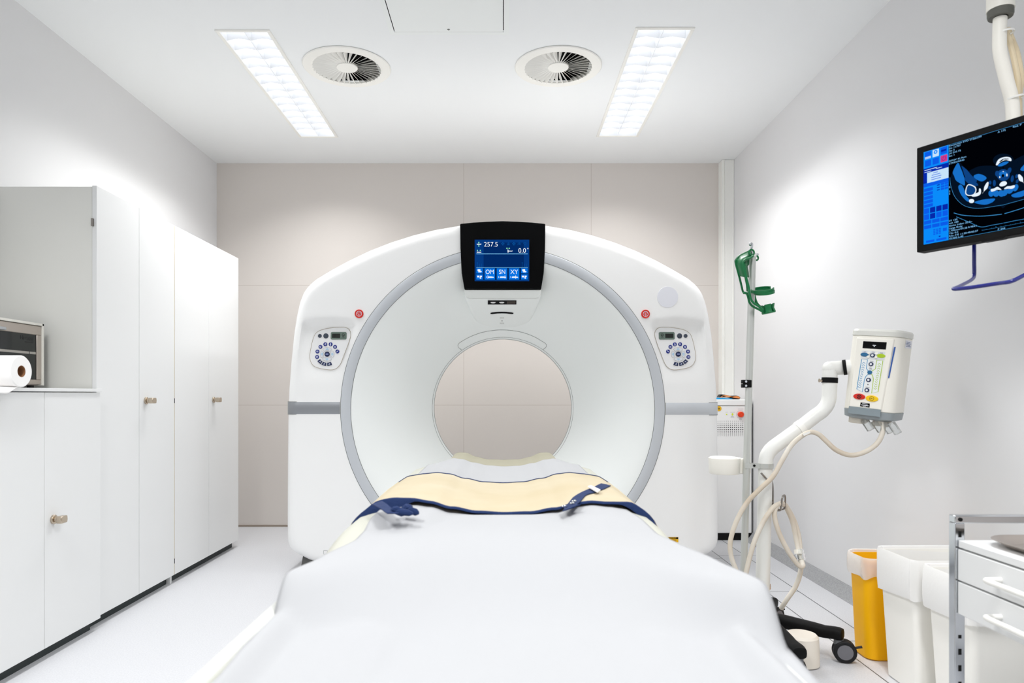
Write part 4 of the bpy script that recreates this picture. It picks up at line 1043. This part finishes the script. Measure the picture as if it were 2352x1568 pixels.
MB().box(KX0+.004,KX1-.026,KY0+.013,KY1-.013,.577,.594).build('cart_top', 'lacquer', cart, bevel=.002)
MB().box(KX0+.020,KX1-.03,KY0+.016,KY1-.016,.424,.577).build('drawer_case', 'side', cart)
for za, zb2 in ((.502,.573),(.424,.498)):
    d = MB().box(KX0+.003,KX0+.022,KY0+.013,KY1-.013,za,zb2).build('drawer', 'lacquer', cart, bevel=.0015)
    zm = za+.036
    MB().tube(spline([(KX0+.004,1.472,zm),(KX0-.022,1.472,zm),(KX0-.031,1.462,zm),(KX0-.031,1.40,zm),(KX0-.031,1.33,zm),(KX0-.022,1.32,zm),(KX0+.004,1.32,zm)],6), .0062, 12).build('drawer_handle', 'pvc', d)
mb = MB(); tr = rr2(.40,.40,.07); cx_, cy_ = 1.275, 1.385; rings = []
for s_, z in ((.86,.5955),(.87,.5955),(.965,.607),(1.0,.6105),(1.0,.6115),(.965,.6085),(.875,.5965),(.86,.5962)): rings.append([(cx_+x*s_,cy_+y*s_,z) for x,y in tr])
mb.loft(rings); tag(mb.build('instrument_tray', 'stainless', angle=50), 'shallow stainless steel tray on top of the drawer cart', 'tray')

# ================================================================== MONITOR ON A CEILING ARM
mx, my = 1.2456, 2.10; XD = Vector((.481,-.877,0)).normalized(); ND = XD.cross(Vector((0,0,1)))
MW, MZ0, MZ1 = .402, 1.358, 1.673
MF = frame((mx,my,0), XD, (0,0,1))
mon = thing('scan_monitor', 'black monitor showing a blue body scan, hung near the wall', 'monitor', (mx+XD.x*.2,my+XD.y*.2,1.5))
MB(MF).slab([(0,MZ0),(MW,MZ0),(MW,MZ1),(0,MZ1)], -.038, 0).build('casing', 'blackm', mon, bevel=.003)
MB(MF).slab([(.05,MZ0+.05),(MW-.05,MZ0+.05),(MW-.05,MZ1-.05),(.05,MZ1-.05)], -.055, -.036).build('back_cover', 'blackm', mon, bevel=.006)
S0, S1, SZ0, SZ1 = .0217, .3803, 1.377, 1.6535
MB(MF).rect(S0,S1,SZ0,SZ1,.0006).build('screen', 'm_bg', mon)
MB(MF).slab([(.185,MZ0-.004),(.235,MZ0-.004),(.245,MZ0+.002),(.175,MZ0+.002)], -.02, .001).build('badge_lip', 'blackm', mon)
def Q(x, y, ox=2100., oy=260., sc=4.611):             # scan outlines on the flat screen
    px, py = ox+x/sc, oy+y/sc; a = px-CX
    t = (a*my-F*mx)/(F*XD.x-a*XD.y); D = my+XD.y*t
    return (t, CAMZ-(py-CY)*D/F)
TC = .236
def mir(p): return (2*TC-p[0], p[1])
def sp2(pts, n=5): return [(q.x,q.y) for q in spline([(x,y,0) for x,y in pts], n, closed=True)]
hh = [0]
def shape(mb, pts, both=True, h=.0010):
    q = sp2([Q(*p) for p in pts]); mb.flat(q, h)
    if both: mb.flat([mir(p) for p in q], h)
def ell(x, y, rx, ry, n=10): return [(x+rx*math.cos(2*PI*k/n), y+ry*math.sin(2*PI*k/n)) for k in range(n)]
scr = bpy.data.objects['screen'] if False else mon
mb = MB(MF); shape(mb, [(385,690),(395,800),(430,890),(515,970),(600,1003),(720,1007),(900,985),(945,978),(945,600),(860,560),(700,560),(600,600),(560,620),(480,520),(420,600)], True, .0008); shape(mb, ell(945,500,110,72), False, .0008); mb.build('scan_shadow', 'm_faint', mon)
mb = MB(MF); shape(mb, [(505,560),(560,600),(610,660),(660,700),(655,730),(600,705),(545,680),(520,610)]); shape(mb, [(520,680),(570,690),(640,720),(680,760),(640,770),(570,740)]); shape(mb, ell(850,740,16,34)); shape(mb, ell(880,640,22,30)); shape(mb, ell(805,735,14,20)); shape(mb, ell(945,655,68,62), False); shape(mb, ell(800,790,14,20)); shape(mb, [(572,770),(638,785),(648,822),(622,858),(578,864),(552,838)]); mb.build('scan_tissue', 'm_low', mon)
mb = MB(MF)
shape(mb, [(462,528),(412,620),(425,665),(445,712),(505,752),(538,760),(530,680),(490,570)]); shape(mb, [(632,665),(680,643),(740,660),(768,690),(720,722),(660,700)])
shape(mb, [(470,772),(500,757),(528,800),(550,870),(592,922),(565,935),(510,880),(478,820)]); shape(mb, [(640,942),(720,917),(800,906),(858,906),(830,942),(760,968),(690,962)])
for e_ in ((815,850,27,34),(868,850,34,34),(925,850,34,34)): shape(mb, ell(*e_))
shape(mb, [(885,556),(940,520),(1000,512),(985,535),(925,562)], False); shape(mb, ell(945,645,44,30), False); mb.build('scan_muscle', 'm_mid', mon, smooth=False)
for o_ in (bpy.data.objects['scan_muscle'],):
    for v in o_.data.vertices: v.co += ND*.0004
mb = MB(MF)
ou, inn = [Q(*p) for p in [(572,760),(640,778),(656,820),(630,862),(575,870),(548,840)]], 0
for mm in (lambda p: p, mir): mb.line([mm(p) for p in sp2(ou)], .0026, .0018, closed=True)
shape(mb, [(608,872),(650,850),(685,835),(690,800),(708,805),(708,850),(680,875),(630,884)], True, .0018); shape(mb, [(738,832),(745,780),(775,732),(790,735),(780,790),(750,820),(722,850)], True, .0018)
shape(mb, ell(610,930,28,22), True, .0018)
so = [Q(*p) for p in [(868,545),(893,493),(950,466),(1010,466),(1032,488),(1025,508),(970,496),(915,520),(885,550)]]
mb.flat(sp2(so), .0018)
shape(mb, [(905,758),(930,727),(970,722),(985,745),(960,768),(922,775)], False, .0018); shape(mb, [(815,805),(850,797),(880,780),(905,790),(925,812),(880,812),(850,825),(820,830)], False, .0018); shape(mb, [(955,802),(985,776),(1020,772),(1065,763),(1065,785),(1040,800),(1000,800)], False, .0018)
shape(mb, ell(985,655,7,16), False, .0018); shape(mb, ell(909,677,7,10), False, .0018); shape(mb, ell(945,618,5,6), False, .0018)
mb.build('scan_bone', 'm_bone', mon)
mb = MB(MF); shape(mb, ell(943,662,15,17), False, .0020); shape(mb, [(908,510),(945,484),(950,492),(915,518)], False, .0022); shape(mb, [(955,482),(1000,482),(1002,489),(960,490)], False, .0022); mb.build('scan_airway', 'm_bg', mon)
mb = MB(MF)
def both(pts, w, h=.0014):
    q = [Q(*p) for p in pts]; sm = [(a.x,a.y) for a in spline([(x,y,0) for x,y in q], 5)]
    sm = [p for p in sm if p[0] <= TC+.001]; mb.line(sm, w, h); mb.line([mir(p) for p in sm], w, h)
both([(380,680),(388,760),(430,880),(510,965),(600,1000),(720,1005),(900,978),(960,970)], .0007)
both([(422,1056),(500,1077),(600,1087),(750,1088),(960,1066)], .0013); both([(448,1097),(580,1152),(705,1204),(820,1186),(960,1162)], .0009)
mb.line([Q(720,1241),(S1-.06,Q(720,1241)[1])], .0004, .0014)
for k in range(14):
    x = Q(720,1241)[0]+.0118*k; mb.line([(x,Q(720,1241)[1]),(x,Q(720,1241)[1]+(.004 if k % 5 == 3 else .002))], .0004, .0014)
mb.line([(S0+.0005,SZ1-.0012),(S1-.0005,SZ1-.0012)], .0007, .0014); mb.line([(.094,SZ0+.001),(S1-.0005,SZ0+.001)], .0007, .0014)
mb.build('scan_lines', 'm_ln', mon)
mb = MB(MF)
def mt(s_, x, y, size=.0068, **k): mb.text(s_, size, x, y, .0022, sx=1.2, **k)
lh = .00735; ytop = Q(368,352)[1]-.0018
for i, s_ in enumerate(('Revolution EVO SYS#ct99','Ex: 11707','Se: 2','JU S41.75','Im: 1','','DFOV 41.9cm','STND/AR40')):
    if s_: mt(s_, .0955, ytop-lh*i)
yb_ = Q(372,1338)[1]
for i, s_ in enumerate(('W:400 L:40','0.6s /HE 11:30:48/00.07','Tilt: 0.0','1.750mm/39.38 0.984:1','Large Body','Noise Index: 20.0~','mA 180','kV 120')): mt(s_, .0955, yb_+lh*i)
mt('A 175', Q(888,0)[0], Q(888,212)[1]); mt('P 244', Q(890,0)[0], Q(890,1240)[1]); mt('Rad. P', Q(1050,0)[0], SZ1-.0075)
mt('R', .0952, 1.527); mt('2', .0952, 1.515); mt('5', .0952, 1.508)
mb.build('scan_print', 'm_txt', mon)
# side bar of the screen
B0, B1 = S0+.0003, .0937
MB(MF).rect(B0,B1,SZ0+.0003,SZ1-.0003,.0012).build('side_bar', 'm_bar', mon)
bars = {'m_b1':[], 'm_b2':[], 'm_pale':[], 'm_pink':[]}
def U(u0, u1, v0, v1, k): bars[k].append((B0+(B1-B0)*u0, B0+(B1-B0)*u1, SZ1-(SZ1-SZ0)*v1, SZ1-(SZ1-SZ0)*v0))
U(.06,.31,.01,.085,'m_b1'); U(.06,.30,.06,.085,'m_pale'); U(.37,.62,.01,.085,'m_pale'); U(.69,.94,.01,.08,'m_b1'); U(.71,.92,.035,.055,'m_b2')
U(.06,.31,.10,.165,'m_b1'); U(.37,.62,.10,.165,'m_b1'); U(.69,.95,.095,.165,'m_pink')
U(0,1,.185,.235,'m_b2'); U(0,.14,.235,.345,'m_b2'); U(.15,1,.235,.345,'m_pale'); U(0,1,.348,.383,'m_b1')
for i in range(5): U(.02,.38,.40+.043*i,.433+.043*i,'m_b1')
for i in range(3):
    for j in (0,1): U(.70+.155*j,.84+.155*j,.385+.026*i,.405+.026*i,'m_b1')
    U(.55,.66,.39+.026*i,.400+.026*i,'m_b2')
for r_ in range(2):
    for c_ in range(4): U(.02+.248*c_,.23+.248*c_,.615+.065*r_,.672+.065*r_,'m_b2' if (r_,c_) in ((0,1),(0,2),(0,3),(1,1)) else 'm_b1')
for r_ in range(2):
    for c_ in range(3): U(.02+.33*c_,.32+.33*c_,.748+.05*r_,.785+.05*r_,'m_b1')
for r_ in range(4):
    for c_ in range(3): U(.40+.11*c_,.485+.11*c_,.855+.016*r_,.866+.016*r_,'m_b1')
U(.78,.93,.862,.895,'m_b1'); U(.10,.44,.962,.985,'m_b1'); U(.52,.92,.962,.985,'m_b1'); U(.62,.69,.935,.948,'m_b2')
U(.40,.58,.25,.256,'m_b1'); U(.34,.68,.272,.278,'m_b1'); U(.32,.72,.295,.301,'m_b1'); U(.32,.70,.318,.324,'m_b1'); U(.04,.55,.20,.207,'m_pale'); U(.04,.32,.222,.228,'m_pale'); U(.5,.75,.212,.218,'m_pale')
for k, nm in (('m_b1','bar_keys'),('m_b2','bar_keys_dark'),('m_pale','bar_fields'),('m_pink','power_key')):
    mb = MB(MF); 
    for q in bars[k]: mb.rect(*q, .0016+(.0004 if (q[3]-q[2]) < .006 else 0)+(.0002 if k == 'm_b2' else 0))
    mb.build(nm, k, mon)
c = ((bars['m_pink'][0][0]+bars['m_pink'][0][1])/2, (bars['m_pink'][0][2]+bars['m_pink'][0][3])/2)
mb = MB(MF); mb.ringd(*c,.0050,.0063,.0022,math.radians(120),math.radians(420)); mb.line([(c[0],c[1]),(c[0],c[1]+.008)],.0013,.0022); mb.build('power_symbol', 'm_b2', mon)
c = ((bars['m_pale'][1][0]+bars['m_pale'][1][1])/2, (bars['m_pale'][1][2]+bars['m_pale'][1][3])/2+.003)
mb = MB(MF); mb.ringd(*c,.0022,.0055,.0022); mb.build('print_symbol', 'm_bar', mon)
# bent blue handle under the monitor
def B(px, py, d): return P(px, py, d)
hp = [B(2237.5,556,2.03),B(2237.5,600,2.03),B(2237.5,630,2.03),B(2233,641,2.01),B(2214,652,1.955),B(2196,660.5,1.90),B(2190,662.5,1.885),B(2196,663.5,1.870),B(2230,660,1.83),B(2290,651,1.77),B(2322,646,1.735),B(2352,632,1.74),B(2390,612,1.76),B(2410,585,1.77),B(2410,540,1.77)]
MB().tube(spline(hp,6), .0052, 14).build('handle', 'bluetube', mon)
# ceiling arm
DA = 1.97
arm_ = thing('monitor_suspension', 'cream bent tube arm holding the monitor from the ceiling', 'suspension arm', (1.43,DA,HC))
cx0 = P(2298,20,DA)
MB().lathe([(.034,.0),(.034,HC-cx0.z-.005)], (cx0.x,cx0.y,cx0.z-.005), n=40).lathe([(.0005,0),(.034,0)], (cx0.x,cx0.y,cx0.z-.005), n=40).build('sleeve', 'cream', arm_)
MB().lathe([(.0005,.0),(.09,.0),(.09,.02),(.0005,.02)], (cx0.x,cx0.y,HC-.0205), n=48).build('ceiling_plate', 'cream', arm_)
MB().lathe([(.018,-.018),(.030,-.018),(.032,-.012),(.032,.002),(.018,.002)], (cx0.x,cx0.y,cx0.z-.007), n=40).build('collar', mat('collar_dark', (96,96,90), .6), arm_)
tp = [P(2297,42,DA),P(2296,75,DA),P(2296,112,DA),P(2301,140,DA),P(2312,185,DA),P(2322,222,DA),P(2326,250,DA),P(2327,300,DA),P(2327,380,DA)]
MB().tube(spline(tp,6), .0175, 24).build('tube', 'cream', arm_)
mb = MB(); q = tp[-1]; mb.box(q.x-.03,q.x+.03,q.y-.012,q.y+.012,q.z-.05,q.z+.04); mb.build('mount_plate', 'cream', arm_, bevel=.003)
MB().tube([Vector((q.x,q.y,q.z-.02)), Vector((q.x,q.y,q.z-.02))+ND*.060], .014, 16).build('mount_stub', 'cream', arm_)
mb = MB()
for i, (dx, dd) in enumerate(((0,0),(10,.01),(5,.02))):
    mb.tube(spline([P(2312+dx*.3,66,DA+.02+dd),P(2318+dx*.6,90,DA+.015+dd),P(2325+dx,118,DA+.01+dd),P(2332+dx,150,DA+dd),P(2338+dx*.8,185,DA+dd),P(2338+dx*.3,218,DA+.01+dd),P(2341,250,DA+.02+dd),P(2343,330,DA+.03+dd)],6), .0075, 10)
mb.build('cable', mat('cable_cream', (232,216,184), .55), arm_)
for px, py, ang in ((2303,76,-.10),(2325,226,-.22)):
    p = P(px+4,py,DA); mb = MB(Matrix.Translation(p) @ Matrix.Rotation(ang,4,'Y')); mb.lathe([(.0225,-.0025),(.0245,-.0025),(.0245,.0025),(.0225,.0025)], (0,0,0), n=32); mb.build('cable_tie', 'pvc', arm_)

# ================================================================== LIGHT, CAMERA
BATWING = [(0,0),(1,.76),(.34,.01),(.41,.06),(.50,.50),(.58,.62),(.71,.72),(.87,.76)]
def area(name, x, y, z, sx, sy, power, spread, col=(1,1,1)):
    l = bpy.data.lights.new(name, 'AREA'); l.shape = 'RECTANGLE'; l.size = sx; l.size_y = sy; l.energy = power; l.spread = math.radians(spread); l.color = col
    l.use_nodes = True; nt = l.node_tree; em = nt.nodes['Emission']     # louvred fitting: batwing distribution with a cut-off
    g = nt.nodes.new('ShaderNodeNewGeometry'); d = nt.nodes.new('ShaderNodeVectorMath'); d.operation = 'DOT_PRODUCT'
    nt.links.new(g.outputs['Incoming'], d.inputs[0]); nt.links.new(g.outputs['Normal'], d.inputs[1])
    a = nt.nodes.new('ShaderNodeMath'); a.operation = 'ABSOLUTE'; nt.links.new(d.outputs['Value'], a.inputs[0])
    r = nt.nodes.new('ShaderNodeValToRGB'); e = r.color_ramp.elements
    for i, (p, v) in enumerate(BATWING):
        q = e[i] if i < 2 else e.new(p); q.position = p; q.color = (v,v,v,1)
    nt.links.new(a.outputs[0], r.inputs['Fac'])
    m = nt.nodes.new('ShaderNodeMath'); m.operation = 'MULTIPLY'; m.inputs[1].default_value = 2.0
    nt.links.new(r.outputs['Color'], m.inputs[0]); nt.links.new(m.outputs[0], em.inputs['Strength'])
    o = bpy.data.objects.new(name, l); C.objects.link(o); o.location = (x,y,z); return o
for x0,x1,y0,y1 in LAMPS: area('lamp_light', (x0+x1)/2, (y0+y1)/2, HC-.008, x1-x0-.03, y1-y0-.03, 17.2, 180)
for x in (-1.167,.72): area('rear_lamp_light', x, .75, HC-.008, .22, 1.27, 25, 180)
w = bpy.data.worlds.new('open_rear_fill'); bpy.context.scene.world = w; w.use_nodes = True  # added even white fill, let in where the rear wall is left out
w.node_tree.nodes['Background'].inputs[0].default_value = (.96,.98,1,1); w.node_tree.nodes['Background'].inputs[1].default_value = .38
cd = bpy.data.cameras.new('camera'); cam = bpy.data.objects.new('camera', cd); C.objects.link(cam)
cam.location = (0,0,CAMZ); cam.rotation_euler = (PI/2,0,0)
cd.sensor_width = 36; cd.lens = F/2352*36; cd.shift_x = (1176-CX)/2352; cd.shift_y = (CY-784)/2352; cd.clip_start = .02
cd.dof.use_dof = True; cd.dof.focus_distance = 3.3; cd.dof.aperture_fstop = 4.5
sc = bpy.context.scene; sc.camera = cam
sc.view_settings.view_transform = 'Standard'; sc.view_settings.look = 'None'; sc.view_settings.exposure = 0; sc.view_settings.gamma = 1; sc.view_settings.use_curve_mapping = False
sc.cycles.use_denoising = True; sc.cycles.max_bounces = 10; sc.cycles.diffuse_bounces = 7; sc.cycles.sample_clamp_indirect = 6
